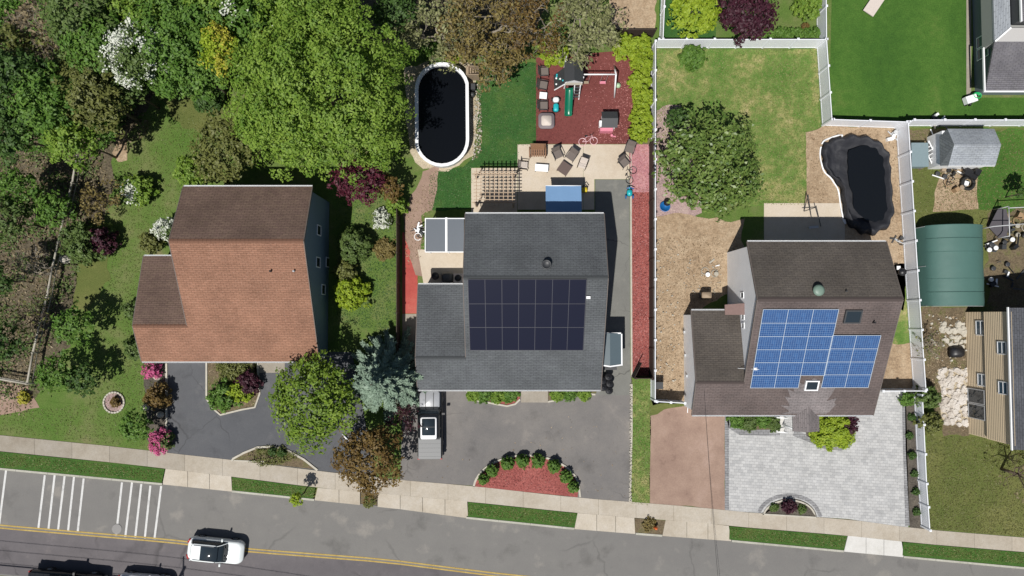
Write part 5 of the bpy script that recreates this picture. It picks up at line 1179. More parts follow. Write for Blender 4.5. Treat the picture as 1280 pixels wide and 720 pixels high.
def car(loc, rz, label, paint, L_=4.6, W_=1.86, Ht=1.62, glass_roof=True, group=None, name='car', cat='car', roofm=None):
    root = empty(name, (0, 0, 0), label, cat, group); hz_ = .5 * L_
    def zf(x, z):                                           # bonnet and tail fall away
        if z < .8: return z
        f = max(0, (x - hz_ * .3) / (hz_ * .7)); b = max(0, (-x - hz_ * .7) / (hz_ * .3)); return z - .2 * f ** 2 - .12 * b
    b = MB().loft([rring(0, .2, L_ - .25, W_ - .16, .4), rring(0, .34, L_ - .04, W_ - .03, .5), rring(0, .6, L_, W_, .5), rring(0, .85, L_ - .08, W_ - .03, .48, zf=zf), rring(-.02, 1.0, L_ - .34, W_ - .16, .46, zf=zf), rring(-.02, 1.03, L_ - .6, W_ - .36, .4, zf=zf)])
    b.build('body', paint, root)
    # greenhouse: glass sides, roof on top
    base = rring(-.42, .99, L_ * .66, W_ - .2, .3); mid_ = rring(-.5, 1.3, L_ * .545, W_ - .36, .28); top = rring(-.58, Ht - .05, L_ * .46, W_ - .52, .25)
    MB().loft([base, mid_, top]).build('windows', M_glass, root)
    tl = rring(-.6, Ht - .03, L_ * .45, W_ - .5, .25); MB().loft([rring(-.58, Ht - .07, L_ * .465, W_ - .48, .25), tl, rring(-.6, Ht, L_ * .40, W_ - .66, .22)]).build('roof', roofm or paint, root)
    if glass_roof: MB().loft([rring(-.17, Ht + .002, L_ * .30, W_ - .64, .12, 4), rring(-.17, Ht + .012, L_ * .298, W_ - .66, .12, 4)]).build('glass_roof', M_glass, root)
    for s in (-1, 1):
        f1 = (L_ * .33 - .42 - .08, s * (W_ / 2 - .17), 1.0); f2 = (L_ * .27 - .5 - .02, s * (W_ / 2 - .25), 1.31); f3 = (L_ * .23 - .58 - .05, s * (W_ / 2 - .3), Ht - .03); r3 = (-L_ * .23 - .56, s * (W_ / 2 - .3), Ht - .03); r1 = (-L_ * .33 - .34, s * (W_ / 2 - .2), 1.0)
        MB().tube([f1, f2, f3], .04, 5).build('pillar', paint, root); MB().tube([r3, r1], .06, 5).build('pillar', paint, root)
        MB().tube([(-L_ * .2 - .5, s * (W_ / 2 - .36), Ht + .03), (L_ * .17 - .55, s * (W_ / 2 - .36), Ht + .03)], .022, 5).build('roof_rail', M_metal, root)
        MB().loft([rring(.62, 1.0, .13, .26, .05, 3, y0=s * (W_ / 2 + .06)), rring(.62, 1.17, .13, .26, .05, 3, y0=s * (W_ / 2 + .06))]).build('side_mirror', paint, root)
        MB().tube([(hz_ - .32, s * (W_ / 2 - .5), .76), (hz_ - .5, s * (W_ / 2 - .14), .79)], .09, 7).build('headlight', M_lamp, root)
        MB().tube([(-hz_ + .08, s * (W_ / 2 - .45), .86), (-hz_ + .24, s * (W_ / 2 - .12), .88)], .08, 7).build('tail_light', M_red, root)
    MB().box((hz_ - .03, 0, .48), (.06, 1.1, .2)).build('grille', M_black, root)
    for s in (-.35, .35): MB().tube([(L_ * .33 - .4, s - .25, 1.03), (L_ * .29 - .42, s + .3, 1.13)], .012, 4).build('wiper', M_black, root)
    wheels(root, (-L_ * .29, L_ * .3), W_)
    root.location = loc; root.rotation_euler = (0, 0, rz); return root
def roadz(x): 
    a_ = P(x - 20, yl(x - 20), 0); b_ = P(x + 20, yl(x + 20), 0); return math.atan2(b_.y - a_.y, b_.x - a_.x)
q = P(268, 689, .8); car((q.x, q.y, RZ), roadz(268) + .02, 'white compact crossover with dark glass roof driving on the road', M_carw)
q = P(178, 734, .8); car((q.x, q.y, RZ), roadz(178), 'silver car at the bottom edge of the road, mostly out of the frame', M_cars, L_=4.4, W_=1.8, Ht=1.5, glass_roof=False)
def pickup(loc, rz, label, paint, hood, cabroof, bed_cover, L_=5.9, W_=2.02, sunroof=True):
    root = empty('pickup_truck', (0, 0, 0), label, 'pickup truck', 'pickup trucks'); hz_ = L_ / 2
    def zf(x, z): return z - .1 * max(0, (x - hz_ * .35) / (hz_ * .65)) ** 2 if z > .9 else z
    MB().loft([rring(0, .35, L_ - .2, W_ - .14, .25), rring(0, .5, L_, W_, .3), rring(0, .95, L_, W_, .3), rring(0, 1.12, L_ - .06, W_ - .05, .28, zf=zf), rring(0, 1.17, L_ - .2, W_ - .2, .26, zf=zf)]).build('body', paint, root)
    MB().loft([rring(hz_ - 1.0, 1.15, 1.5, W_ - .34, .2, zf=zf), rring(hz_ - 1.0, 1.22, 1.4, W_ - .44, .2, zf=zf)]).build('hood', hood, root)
    for s in (-.32, .32): MB().box((hz_ - 1.02, s, 1.215), (1.25, .05, .03)).build('hood_crease', M_darkgrey, root)
    MB().loft([rring(.05, 1.15, 2.75, W_ - .16, .25), rring(-.05, 1.5, 2.3, W_ - .32, .25), rring(-.12, 1.82, 1.9, W_ - .46, .22)]).build('windows', M_glass, root)
    MB().loft([rring(-.12, 1.8, 1.98, W_ - .42, .22), rring(-.12, 1.86, 1.9, W_ - .46, .22), rring(-.12, 1.9, 1.7, W_ - .62, .2)]).build('roof', paint, root)
    if sunroof:
        MB().loft([rring(-.26, 1.9, 1.75, W_ - .72, .14), rring(-.26, 1.925, 1.73, W_ - .74, .14)]).build('roof_frame', cabroof, root)
        MB().loft([rring(-.16, 1.927, 1.34, W_ - .96, .07, 4), rring(-.16, 1.937, 1.33, W_ - .97, .07, 4)]).build('sunroof', M_glass, root)
        MB().box((-.16, 0, 1.94), (.03, W_ - 1.0, .012)).build('sunroof_bar', M_black, root)
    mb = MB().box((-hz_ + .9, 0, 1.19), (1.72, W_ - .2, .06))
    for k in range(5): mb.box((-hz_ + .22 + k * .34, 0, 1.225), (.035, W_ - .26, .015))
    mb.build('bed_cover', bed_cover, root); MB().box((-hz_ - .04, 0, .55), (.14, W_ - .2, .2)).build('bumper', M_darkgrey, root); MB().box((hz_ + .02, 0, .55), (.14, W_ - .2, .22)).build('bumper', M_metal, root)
    MB().box((hz_, 0, .88), (.05, 1.2, .3)).build('grille', M_black, root)
    for s in (-1, 1):
        MB().box((.8, s * (W_ / 2 + .12), 1.25), (.16, .24, .22)).build('side_mirror', M_black, root)
        MB().box((hz_ - .04, s * (W_ / 2 - .24), .9), (.12, .3, .22)).build('headlight', M_lamp, root); MB().box((-hz_ + .02, s * (W_ / 2 - .1), .95), (.08, .16, .36)).build('tail_light', M_red, root)
        MB().tube([(1.3, s * (W_ / 2 - .14), 1.17), (.85, s * (W_ / 2 - .24), 1.58), (.7, s * (W_ / 2 - .29), 1.83)], .04, 5).build('pillar', paint, root)
        MB().tube([(-.35, s * (W_ / 2 - .1), 1.17), (-.35, s * (W_ / 2 - .24), 1.8)], .045, 5).build('pillar', paint, root)
    wheels(root, (-hz_ + 1.25, hz_ - 1.0), W_, .4); root.location = loc; root.rotation_euler = (0, 0, rz); return root
M_hoodsheen = glassy('painted_hood_sheen', (.30, .31, .33), .35)  # bright reflection on the dark hood, put in as a pale paint colour
q = P(537, 529.5, 1.2); pickup((q.x, q.y, .02), R(90.5), 'black pickup with a pale reflection painted on its hood and white framed sunroof parked half under the eave', M_carb, M_hoodsheen, M_white, M_carg, L_=5.75)
q = P(80, 733, 1.0); pickup((q.x, q.y, RZ), roadz(76), 'black pickup at the bottom edge of the road, mostly out of the frame', M_carb, M_carb, M_carb, M_carb, sunroof=False)

# ================================================================ pools
def inner_oval(cx, cy, rx, ry_, straight, n=36):
    out = []
    for k in range(n):
        a_ = 2 * math.pi * k / n; out.append((cx + rx * math.cos(a_), cy + ry_ * math.sin(a_) + (straight if math.sin(a_) > 0 else -straight)))
    return out
def ov_loft(mb, sets): mb.loft([[(x, y, z) for x, y in o_] for o_, z in sets], smooth=False, caps=False)
zp = 1.25; tl = P(519, 78, zp); br = P(586, 208, zp); cx, cy = (tl.x + br.x) / 2, (tl.y + br.y) / 2; rx = (br.x - tl.x) / 2; hy = (tl.y - br.y) / 2
pool = empty('swimming_pool', (cx, cy, 0), 'oval above-ground pool with white rim and black water', 'swimming pool')
S = lambda d: inner_oval(cx, cy, rx - d, rx - d, hy - rx, 28)
mb = MB(); ov_loft(mb, [(S(.12), 0), (S(.12), zp - .02)]); mb.build('pool_wall', M_steel, pool)
mb = MB(); ov_loft(mb, [(S(.26), .9), (S(.24), zp), (S(-.02), zp + .02), (S(-.02), zp - .08)]); mb.build('rim', M_white, pool)
MB().add([(x, y, 1.0) for x, y in S(.15)], [tuple(range(28))]).build('water', M_water, pool)
mb = MB(); q = P(592, 95, 0)
for s in (-.35, .35): mb.box((q.x, q.y + s, .7), (1.0, .06, 1.4))
for k in range(5): mb.box((q.x + .35 - k * .2, q.y, .25 + k * .25), (.22, .66, .04))
tag(mb.build('pool_ladder', M_taupe), 'small wooden pool steps at the upper right of the oval pool', 'pool steps')
mb = MB(); q = P(586, 96, .4); mb.box((q.x + .3, q.y - .9, .35), (.5, .5, .6)); mb.lathe((q.x + .3, q.y - 1.5, 0), [(.2, 0), (.22, .5), (.1, .62)], 10); tag(mb.build('pool_pump', M_darkgrey), 'dark pool pump and filter beside the oval pool', 'pump')
# tarp pool
M_ruck = M_tarp
out = [(1031, 180), (1040, 173), (1060, 168), (1080, 169), (1098, 176), (1110, 190), (1113, 210), (1115, 240), (1117, 268), (1110, 285), (1092, 293), (1076, 290), (1062, 280), (1056, 265), (1053, 240), (1046, 225), (1036, 215), (1030, 200)]
zt_ = .9; pts = [P(a_, b_, .5) for a_, b_ in out]; cx = sum(p.x for p in pts) / len(pts); cy = sum(p.y for p in pts) / len(pts)
tp = empty('covered_pool', (cx, cy, 0), 'collapsed pool under a black wrinkled tarp next to the white fence', 'covered pool')
res = []
n0 = len(pts)
for i in range(n0):
    for k in range(5):
        t_ = k / 5; p0, p1, p2, p3 = pts[i - 1], pts[i], pts[(i + 1) % n0], pts[(i + 2) % n0]
        v = .5 * ((2 * p1) + (p2 - p0) * t_ + (2 * p0 - 5 * p1 + 4 * p2 - p3) * t_ * t_ + (3 * p1 - p0 - 3 * p2 + p3) * t_ ** 3); res.append(Vector((v.x, v.y, 0)))
rr = random.Random(4); rings = []; N_ = len(res); ns_ = 30
def tarp_h(f, p):
    w_ = (math.sin(p.x * 5.1 + math.sin(p.y * 2.7) * 2) * .03 + math.sin(p.y * 6.3 + p.x * 2.2) * .025) * (1 - f)
    base = .15 + .75 * math.sin(min(1, f * 12) * math.pi / 2) if f < .085 else (.9 - .62 * min(1, (f - .085) * 6) ** 1.2)
    return max(.04, base * (.55 if p.x < cx - 1.6 else 1) + w_)
for s in range(ns_):
    f = s / (ns_ - 1) * .96
    ring = []
    for i_, p in enumerate(res):
        e = .12 * math.sin(i_ * 1.3) * (1 - f) + rr.uniform(-.015, .015) * (1 - f)
        qx = cx + (p.x - cx) * (1 - f) * (1 + e * .25); qy = cy + (p.y - cy) * (1 - f) * (1 + e * .25); v = Vector((qx, qy, 0)); ring.append((qx, qy, tarp_h(f, v)))
    rings.append(ring)
MB().loft(rings, smooth=True).build('tarp', M_tarp, tp)
mb = MB(); W_in = [(1062, 188), (1084, 181), (1100, 187), (1108, 210), (1110, 262), (1100, 281), (1082, 276), (1066, 264), (1063, 238), (1058, 215)]
q_ = [P(a_, b_, .4) for a_, b_ in W_in]; wv = wobble([(p.x, p.y) for p in q_], .14, .35, 3)
MB().add([(x, y, .52) for x, y in wv], [tuple(range(len(wv)))]).build('rain_water', glassy('dark_rain_water', (.006, .007, .008), .12), tp)
mb = MB(); edge = [p + (p - Vector((cx, cy, 0))).normalized() * .12 for p in res if p.x < cx - .9]
mb.tube([(p.x, p.y, .1 + .05 * math.sin(i)) for i, p in enumerate(edge[:len(edge)])], .07, 5); mb.build('liner_edge', M_white, tp)

# ================================================================ sheds, shelters, awnings
def P3(px, py, z): return P(px, py, z)
sh = empty('garden_shed', P(1205, 200, 0), 'light grey roofed garden shed beside the white fence', 'shed')
ze, zk_ = 2.1, 2.9
x0 = P(1175, 200, 2.5).x + .3; x1 = P(1244, 200, ze).x; y1 = P(1210, 161, ze).y; y0 = P(1210, 207, ze).y; yk_ = (y0 + y1) / 2; xm = P(1193, 185, zk_).x
MB().box2(x0 + .2, y0 + .15, 0, x1 - .15, y1 - .15, ze - .05).build('wall', M_white, sh)
mb = MB(); mb.slab([(xm, y0, ze), (x1, y0, ze), (x1 - .05, yk_, zk_), (xm, yk_, zk_)], .06); mb.slab([(xm, yk_, zk_), (x1 - .05, yk_, zk_), (x1, y1, ze), (xm, y1, ze)], .06); mb.build('roof', M_shed, sh)
M_hip = shingles('dark_hip_shingles', C(104, 110, 112), C(92, 98, 102))
MB().add([(x0, y0, ze - .1), (xm, y0, ze), (xm, yk_, zk_), (xm, y1, ze), (x0, y1 - .6, ze - .1), (x0, y0 + .6, ze - .1)], [(0, 1, 2, 5), (5, 2, 4), (4, 2, 3)], uv=[[(0, 0), (1, 0), (1, 2), (0, 1)], [(0, 1), (1, 2), (0, 2)], [(0, 2), (1, 2), (1, 3)]]).build('hip_roof', M_hip, sh)
MB().box2(xm, y0 - .04, ze - .16, x1, y0 + .01, ze - .05).build('fascia', M_white, sh)
# ladder leaning beside the shed
la = empty('ladder', P(1166, 195, 0), 'white ladder lying diagonally west of the grey roofed shed', 'ladder')
A_, B_ = P(1157, 178, .9), P(1171, 207, .5); d = (B_ - A_).normalized(); nn = Vector((-d.y, d.x, 0)) * .3
for s in (-1, 1): MB().tube([A_ + nn * s, B_ + nn * s], .05, 5).build('side_rail', M_white, la)
for k in range(7):
    m_ = A_.lerp(B_, (k + .5) / 7); MB().tube([m_ - nn, m_ + nn], .035, 5).build('rung', M_white, la)
# blue-grey plastic box by the fence
mb = MB(); q = P(1146, 195, .5); mb.box((q.x, q.y, .45), (1.3, 1.9, .9)); mb.box((q.x, q.y, .93), (1.4, 2.0, .07)); tag(mb.build('storage_box', flat('faded_teal_plastic', C(140, 160, 166), .6)), 'faded teal storage box against the white fence near the shed', 'storage box')
# junk heaps: individual bits
def clutter(cx_, cy_, rpx, n, label, seed, mats, name='scrap_pile', cat='scrap pile', h=.5):
    rr = random.Random(seed); c_ = P(cx_, cy_, 0); root = empty(name, c_, label, cat)
    for k in range(n):
        a_, b_ = rr.uniform(0, 6.28), rr.uniform(0, 1) ** .7 * rpx / 15; x, y, z = c_.x + math.cos(a_) * b_, c_.y + math.sin(a_) * b_, rr.uniform(.08, h); m_ = rr.choice(mats); mb = MB()
        kd = rr.random()
        if kd < .4: mb.box((x, y, z), (rr.uniform(.3, 1.2), rr.uniform(.05, .14), .05), rr.uniform(0, 3.1)); nm = 'board'
        elif kd < .65: mb.lathe((x, y, z * .4), [(.16, 0), (.2, .25), (.18, .27), (.05, .25)], 10); nm = 'bucket'
        elif kd < .8:
            mb.tube([(x + .3 * math.cos(t_ * .7), y + .3 * math.sin(t_ * .7), z) for t_ in range(9)], .035, 5); nm = 'hoop'
        else: mb.box((x, y, z * .5 + .05), (rr.uniform(.2, .5), rr.uniform(.2, .4), z + .1), rr.uniform(0, 3.1)); nm = 'crate'
        mb.build(nm, m_, root)
    return root
M_cardb = flat('cardboard', C(176, 146, 110), .8)
clutter(1190, 217, 22, 26, 'jumble of boards and buckets on the dirt in front of the garden shed', 1, [M_greywood, M_taupe, M_darkgrey, M_cardb, M_white, M_rubber])
clutter(1262, 290, 24, 26, 'scattered yard junk at the right edge under a pipe frame', 2, [M_greywood, M_darkgrey, M_white, M_black, M_cardb])
clutter(1256, 345, 22, 14, 'low row of dark junk in the shade right of the green shelter', 3, [M_black, M_white, M_darkgrey], h=.3)
clutter(1170, 158, 14, 10, 'branches and sheets piled behind the shed at the white fence', 4, [M_greywood, M_darkgrey, M_white])
clutter(1115, 170, 9, 8, 'white pool fittings in the fence corner above the tarp', 5, [M_white, M_steel], h=.3)
clutter(1236, 308, 8, 9, 'white and dark frames leaning at the right side of the green shelter', 6, [M_white, M_darkgrey, M_black], h=.7)
clutter(525, 291, 9, 14, 'white framed rack and dark boxes at the west side of the carport', 7, [M_white, M_black, M_darkgrey, M_white], h=.9)
clutter(888, 338, 12, 6, 'few thin sticks on the bare dirt in front of the white wall', 8, [M_greywood, M_white], h=.1)
clutter(1120, 300, 7, 6, 'few things on the dirt strip between tarp and fence', 9, [M_darkgrey, M_steel], h=.25)
q = P(1210, 229, .3); mb = MB()
mb.tube([(q.x + .5 * math.cos(t_ * .3491), q.y + .5 * math.sin(t_ * .3491), .3) for t_ in range(19)], .13, 8); mb.lathe((q.x, q.y, .2), [(.2, 0), (.2, .12)], 12); tag(mb.build('tyre', M_rubber), 'dark tyre lying on the dirt in front of the shed', 'tyre')
mb = MB(); q = P(1212, 218, .4); mb.box((q.x, q.y, .45), (1.1, .6, .5), -.5); mb.box((q.x + .4, q.y + .1, .8), (.4, .5, .3), -.5); mb.tube([(q.x - .5, q.y + .2, .6), (q.x - 1.0, q.y + .5, 1.0)], .04, 5); tag(mb.build('lawn_mower', M_black), 'black lawn mower at the corner of the garden shed', 'lawn mower')
# green arched shelter
gs = empty('tarp_shelter', P(1192, 332, 0), 'dark green arched tarp shelter between the white fence and the tan house', 'shelter')
x0, x1 = P(1153, 330, 1.2).x, P(1230, 330, 1.6).x; y1, y0 = P(1190, 280.5, 2.6).y, P(1190, 382, 2.6).y
nA = 12; rings = []
for j in range(7):
    y = y1 + (y0 - y1) * j / 6; sag = .0 if j in (0, 2, 4, 6) else -.05
    rings.append([(x0 + (x1 - x0) * (1 - math.cos(math.pi * k / nA)) / 2, y, .9 + 1.9 * math.sin(math.pi * k / nA) ** .75 + sag - (0 if k not in (0, nA) else .9)) for k in range(nA + 1)])
vs = [p for r_ in rings for p in r_]; k_ = nA + 1
MB().add(vs, [(i * k_ + k, i * k_ + k + 1, (i + 1) * k_ + k + 1, (i + 1) * k_ + k) for i in range(6) for k in range(nA)], smooth=True).build('cover', M_green, gs)
for y in (y1, (y0 + y1) / 2, y0):
    MB().tube([(x0 + (x1 - x0) * (1 - math.cos(math.pi * k / nA)) / 2, y - .02, .8 + 1.9 * math.sin(math.pi * k / nA) ** .75 - (0 if k not in (0, nA) else .8)) for k in range(nA + 1)], .03, 5).build('hoop', M_steel, gs)
for y in (y1 + (y0 - y1) / 6 * k for k in (0, 1, 2, 4, 5, 6)): MB().tube([(x0 + (x1 - x0) * (1 - math.cos(math.pi * k / nA)) / 2, y, .9 + 1.9 * math.sin(math.pi * k / nA) ** .75) for k in range(1, nA)], .025, 5).build('seam', M_green, gs)
# trampoline-like dark tarp with pipe frame
mb = MB(); pf = empty('pipe_frame', P(1262, 275, 0), 'thin pipe frame with a dark cloth at the right edge', 'frame')
for a_, b_ in (((1242, 283), (1290, 279)), ((1261, 258), (1262, 295)), ((1260, 260), (1300, 258))):
    A_, B_ = P(*a_, 1.9), P(*b_, 1.9); MB().tube([A_, B_], .04, 6).build('pipe', M_steel, pf)
for a_ in ((1261, 258), (1262, 295), (1242, 283)): A_ = P(*a_, 1.9); MB().tube([A_, (A_.x, A_.y, 0)], .04, 6).build('leg', M_steel, pf)
c_ = [P(1236, 284, .5), P(1247, 262, .8), P(1258, 261, .9), P(1262, 280, .9), P(1258, 296, .7), P(1248, 297, .4)]
MB().add([tuple(p) for p in c_] + [tuple(p - Vector((0, 0, .04))) for p in c_], [tuple(range(5, -1, -1)), tuple(range(6, 12))] + [(i, (i + 1) % 6, 6 + (i + 1) % 6, 6 + i) for i in range(6)]).build('cloth', flat('dark_cloth', C(86, 82, 88), .85), pf)
# rubble
def stones(poly, n, smin, smax, label, seed, m):
    rr = random.Random(seed); xs_ = [p[0] for p in poly]; ys_ = [p[1] for p in poly]; mb = MB(); c = 0
    while c < n:
        x, y = rr.uniform(min(xs_), max(xs_)), rr.uniform(min(ys_), max(ys_)); ins = False
        for i in range(len(poly)):
            (x1_, y1_), (x2_, y2_) = poly[i], poly[i - 1]
            if (y1_ > y) != (y2_ > y) and x < (x2_ - x1_) * (y - y1_) / (y2_ - y1_) + x1_: ins = not ins
        if not ins: continue
        c += 1; q = P(x, y, .03); s = rr.uniform(smin, smax); k = rr.randint(5, 7); a0 = rr.uniform(0, 6)
        prof = [(s * rr.uniform(.75, 1.15) * math.cos(a0 + 6.283 * j / k), s * rr.uniform(.6, 1.1) * math.sin(a0 + 6.283 * j / k)) for j in range(k)]
        hh = rr.uniform(.05, .16); z = .02 + (c % 7) * .003
        vs = [(q.x + a_, q.y + b_, z) for a_, b_ in prof] + [(q.x + a_ * .75, q.y + b_ * .75, z + hh + rr.uniform(-.02, .02)) for a_, b_ in prof]
        mb.add(vs, [tuple(range(k, 2 * k))] + [(j, (j + 1) % k, k + (j + 1) % k, k + j) for j in range(k)])
    o = mb.build('stone_rubble', m); o['kind'] = 'stuff'
M_rub = ground('pale_rubble', [(.3, C(170, 158, 146)), (.5, C(222, 214, 204)), (.7, C(240, 234, 228))], big=1.1, mid=3, fine=9, bump=.02, fine_amt=.15)
stones([(1172, 462), (1209, 460), (1209, 531), (1180, 531)], 210, .1, .32, '', 1, M_rub)
stones([(1176, 405), (1206, 402), (1208, 440), (1180, 428)], 60, .1, .34, '', 2, M_stone)
stones([(1154, 390), (1200, 392), (1205, 450), (1160, 455)], 45, .04, .13, '', 3, M_stone)
stones([(860, 325), (905, 325), (900, 370), (850, 365)], 60, .02, .07, '', 4, M_stone)
stones([(820, 300), (850, 290), (850, 480), (820, 480)], 90, .02, .09, '', 5, M_stone)
stones([(596, 90), (603, 150), (600, 190), (590, 200), (592, 150)], 90, .04, .11, '', 6, M_stone)
stones([(787.7, 480), (790, 480), (789, 627), (786.5, 627)], 160, .05, .09, '', 7, M_stone)
# pergola
pg = empty('pergola', P(617, 240, 0), 'weathered tan wooden pergola with open lattice top at the back of the grey roofed house', 'pergola')
x0, x1 = P(590, 230, 2.4).x, P(646, 230, 2.4).x; y1, y0 = P(617, 215, 2.4).y, P(617, 254, 2.4).y
for k in range(10):
    y = y0 + (y1 - y0) * k / 9; MB().box2(x0 + .15, y - .025, 2.42, x1 - .15, y + .025, 2.5).build('lattice_slat', M_tanwood, pg)
for k in range(9):
    x = x0 + .35 + (x1 - x0 - .7) * k / 8; MB().box2(x - .03, y0 - .25, 2.26, x + .03, y1 + .3, 2.415).build('rafter', M_tanwood, pg)
for y in (y0 + .1, y1 - .1): MB().box2(x0, y - .04, 2.1, x1, y + .04, 2.255).build('beam', M_tanwood, pg)
for x in (x0 + .25, x1 - .25):
    for y in (y0 + .1, y1 - .1): MB().box2(x - .06, y - .06, 0, x + .06, y + .06, 2.1).build('post', M_tanwood, pg)
# blue awning
ag = empty('awning', P(704, 250, 0), 'light blue canvas awning attached behind the grey roofed house', 'awning')
x0, x1 = P(682, 245, 2.4).x, P(726.5, 245, 2.4).x; y1 = P(704, 232, 2.35).y; y0 = P(704, 272, 2.9).y
cv = MB(); ny = 10
cv.loft([[(x0 + (x1 - x0) * i / 8, y1 + (y0 - y1) * j / ny, 2.35 + .6 * j / ny - .04 * math.sin(math.pi * i / 8)) for i in range(9)] for j in range(ny + 1)], caps=False)
cv.f = [f for f in cv.f if (max(f) % 9) != 0 or abs(max(f) - min(f)) < 12]; cv.sm = [True] * len(cv.f)
vs = [(x0 + (x1 - x0) * i / 8, y1 + (y0 - y1) * j / ny, 2.35 + .6 * j / ny - .03 * math.sin(math.pi * i / 4) ** 2) for j in range(ny + 1) for i in range(9)]
MB().add(vs, [(j * 9 + i, (j + 1) * 9 + i, (j + 1) * 9 + i + 1, j * 9 + i + 1) for j in range(ny) for i in range(8)], smooth=True).build('canvas', M_bluecanvas, ag)
MB().tube([(x0, y1, 2.33), (x1, y1, 2.33)], .04, 6).build('front_bar', M_white, ag); MB().box2(x0, y1 + .01, 2.1, x1, y1 + .03, 2.33).build('valance', M_bluecanvas, ag)
for x in (x0 + .15, x1 - .15): MB().tube([(x, y1, 2.32), (x, y0 - .1, 2.5)], .03, 6).build('arm', M_white, ag)
# utilities behind garage: condenser, covered grill, bin
ac = empty('air_conditioner', P(572, 347, 0), 'beige air conditioner unit with round fan in the shaded slot behind the garage', 'air conditioner')
q = P(572.5, 347.5, .8); MB().box((q.x, q.y, .4), (.75, .75, .8)).build('housing', M_cream, ac, bevel=.03); MB().lathe((q.x, q.y, .8), [(.28, 0), (.28, .03), (.1, .05)], 16).build('fan_grille', M_black, ac)
q = P(559, 347, .8); bq = MB(); bq.loft([rring(q.x, 0, .9, .8, .2, y0=q.y), rring(q.x, .8, .95, .85, .25, y0=q.y), rring(q.x, 1.05, .8, .6, .25, y0=q.y), rring(q.x, 1.12, .5, .3, .14, y0=q.y)]); tag(bq.build('covered_grill', M_darkgrey), 'grey covered barbecue grill between the bin and the air conditioner', 'grill')
q = P(544, 345, .8)
def bin_(q, label, m=M_black, group=None, name='trash_bin', lid=True):
    b_ = empty(name, (q.x, q.y, 0), label, 'trash bin', group); MB().lathe((q.x, q.y, 0), [(.22, 0), (.28, .75), (.3, .76)], 16).build('barrel', m, b_)
    MB().lathe((q.x, q.y, .77), [(.32, 0), (.32, .05), (.24, .12), (.06, .14), (.05, .18)], 16).build('lid', m, b_); return b_
bin_(q, 'dark round bin at the west end of the shaded slot behind the garage')
for i, (x, y, t_) in enumerate(((753.5, 476, 'black bin closest to the wall in the cluster by the side step'), (760.5, 471, 'topmost black bin of the cluster in the side driveway'), (762, 479.5, 'middle black bin of the cluster in the side driveway'), (754, 484, 'lower left black bin of the cluster, at the house corner'), (761.5, 488, 'lowest black bin of the cluster, white streak of light on it'))):
    bin_(P(x, y, .8), t_, group='black bins in the side driveway')
# wheelbarrow / leaning gate at the end of the red path
gt_ = empty('wooden_gate', P(797, 465, 0), 'open dark wooden gate at the south end of the red path', 'gate')
A_, B_ = P(789, 470, 0), P(798, 452, 0); d = (B_ - A_)
for k in range(8):
    m_ = A_.lerp(B_, (k + .5) / 8); MB().box((m_.x, m_.y, .85), (.17, .03, 1.5), math.atan2(d.y, d.x)).build('plank', M_brownwood, gt_)
for z in (.35, 1.35): MB().box(((A_ + B_) / 2 + Vector((.03, -.03, z))), (d.length, .05, .09), math.atan2(d.y, d.x)).build('rail', M_brownwood, gt_)
fence([(791, 471), (811, 471)], 1.6, 'fence', 'short dark wooden fence closing the south end of the red path', M_brownwood, 1.4, capped=False)

# ================================================================ playground
ps = empty('playset', P(718, 100, 0), 'playset with charcoal roof, green slide, rock wall and swing beam', 'playset')
x0, x1 = P(706, 90, 1.5).x, P(728, 90, 1.5).x; y1, y0 = P(716, 76, 1.5).y, P(716, 106, 1.5).y; xm = (x0 + x1) / 2
zr_ = 2.75; rx0, rx1 = P(705.5, 90, 2.75).x, P(729, 90, 2.75).x; ry1, ry0 = P(716, 77, 2.9).y, P(716, 102, 2.9).y; rxm = (rx0 + rx1) / 2
for s, (u, v) in enumerate(((rx0, rxm), (rxm, rx1))):
    za, zb = (zr_, zr_ + .55) if s == 0 else (zr_ + .55, zr_); MB().slab([(u, ry0, za), (v, ry0, zb), (v, ry1, zb), (u, ry1, za)], .04, [(0, 0), (1, 0), (1, 2), (0, 2)]).build('roof', M_darkgrey, ps)
MB().add([(rx0 + .1, ry0 - .01, zr_ - .06), (rx1 - .1, ry0 - .01, zr_ - .06), (rxm, ry0 - .01, zr_ + .5), (rx0 + .1, ry0 + .03, zr_ - .06), (rx1 - .1, ry0 + .03, zr_ - .06), (rxm, ry0 + .03, zr_ + .5)], [(0, 1, 2), (5, 4, 3), (0, 3, 4, 1)]).build('gable', M_white, ps)
for x in (x0 + .05, x1 - .05):
    for y in (y0 + .2, y1 - .1): MB().box2(x - .05, y - .05, 0, x + .05, y + .05, zr_).build('post', M_white, ps)
MB().box2(x0, y0, 1.4, x1, y1, 1.46).build('platform', M_greywood, ps)
for z in (1.75, 2.05): MB().box2(x0, y0 + .1, z, x1, y0 + .14, z + .12).build('railing', M_white, ps)
# slide: trough
sx0 = P(710.5, 120, .8).x; ya = P(710, 110, 1.45).y; yb = P(710, 146, .15).y; n = 10; ring = []
for j in range(n + 1):
    f = j / n; y = ya + (yb - ya) * f; z = 1.45 - 1.25 * (f ** 1.15 if f < .85 else .85 ** 1.15 + (f - .85) * .35); ring.append([(sx0 + dx, y, z + dz) for dx, dz in ((-.32, .2), (-.29, .2), (-.22, .03), (0, 0), (.22, .03), (.29, .2), (.32, .2), (.24, -.03), (0, -.06), (-.24, -.03))])
MB().loft(ring).build('slide', M_slide, ps)
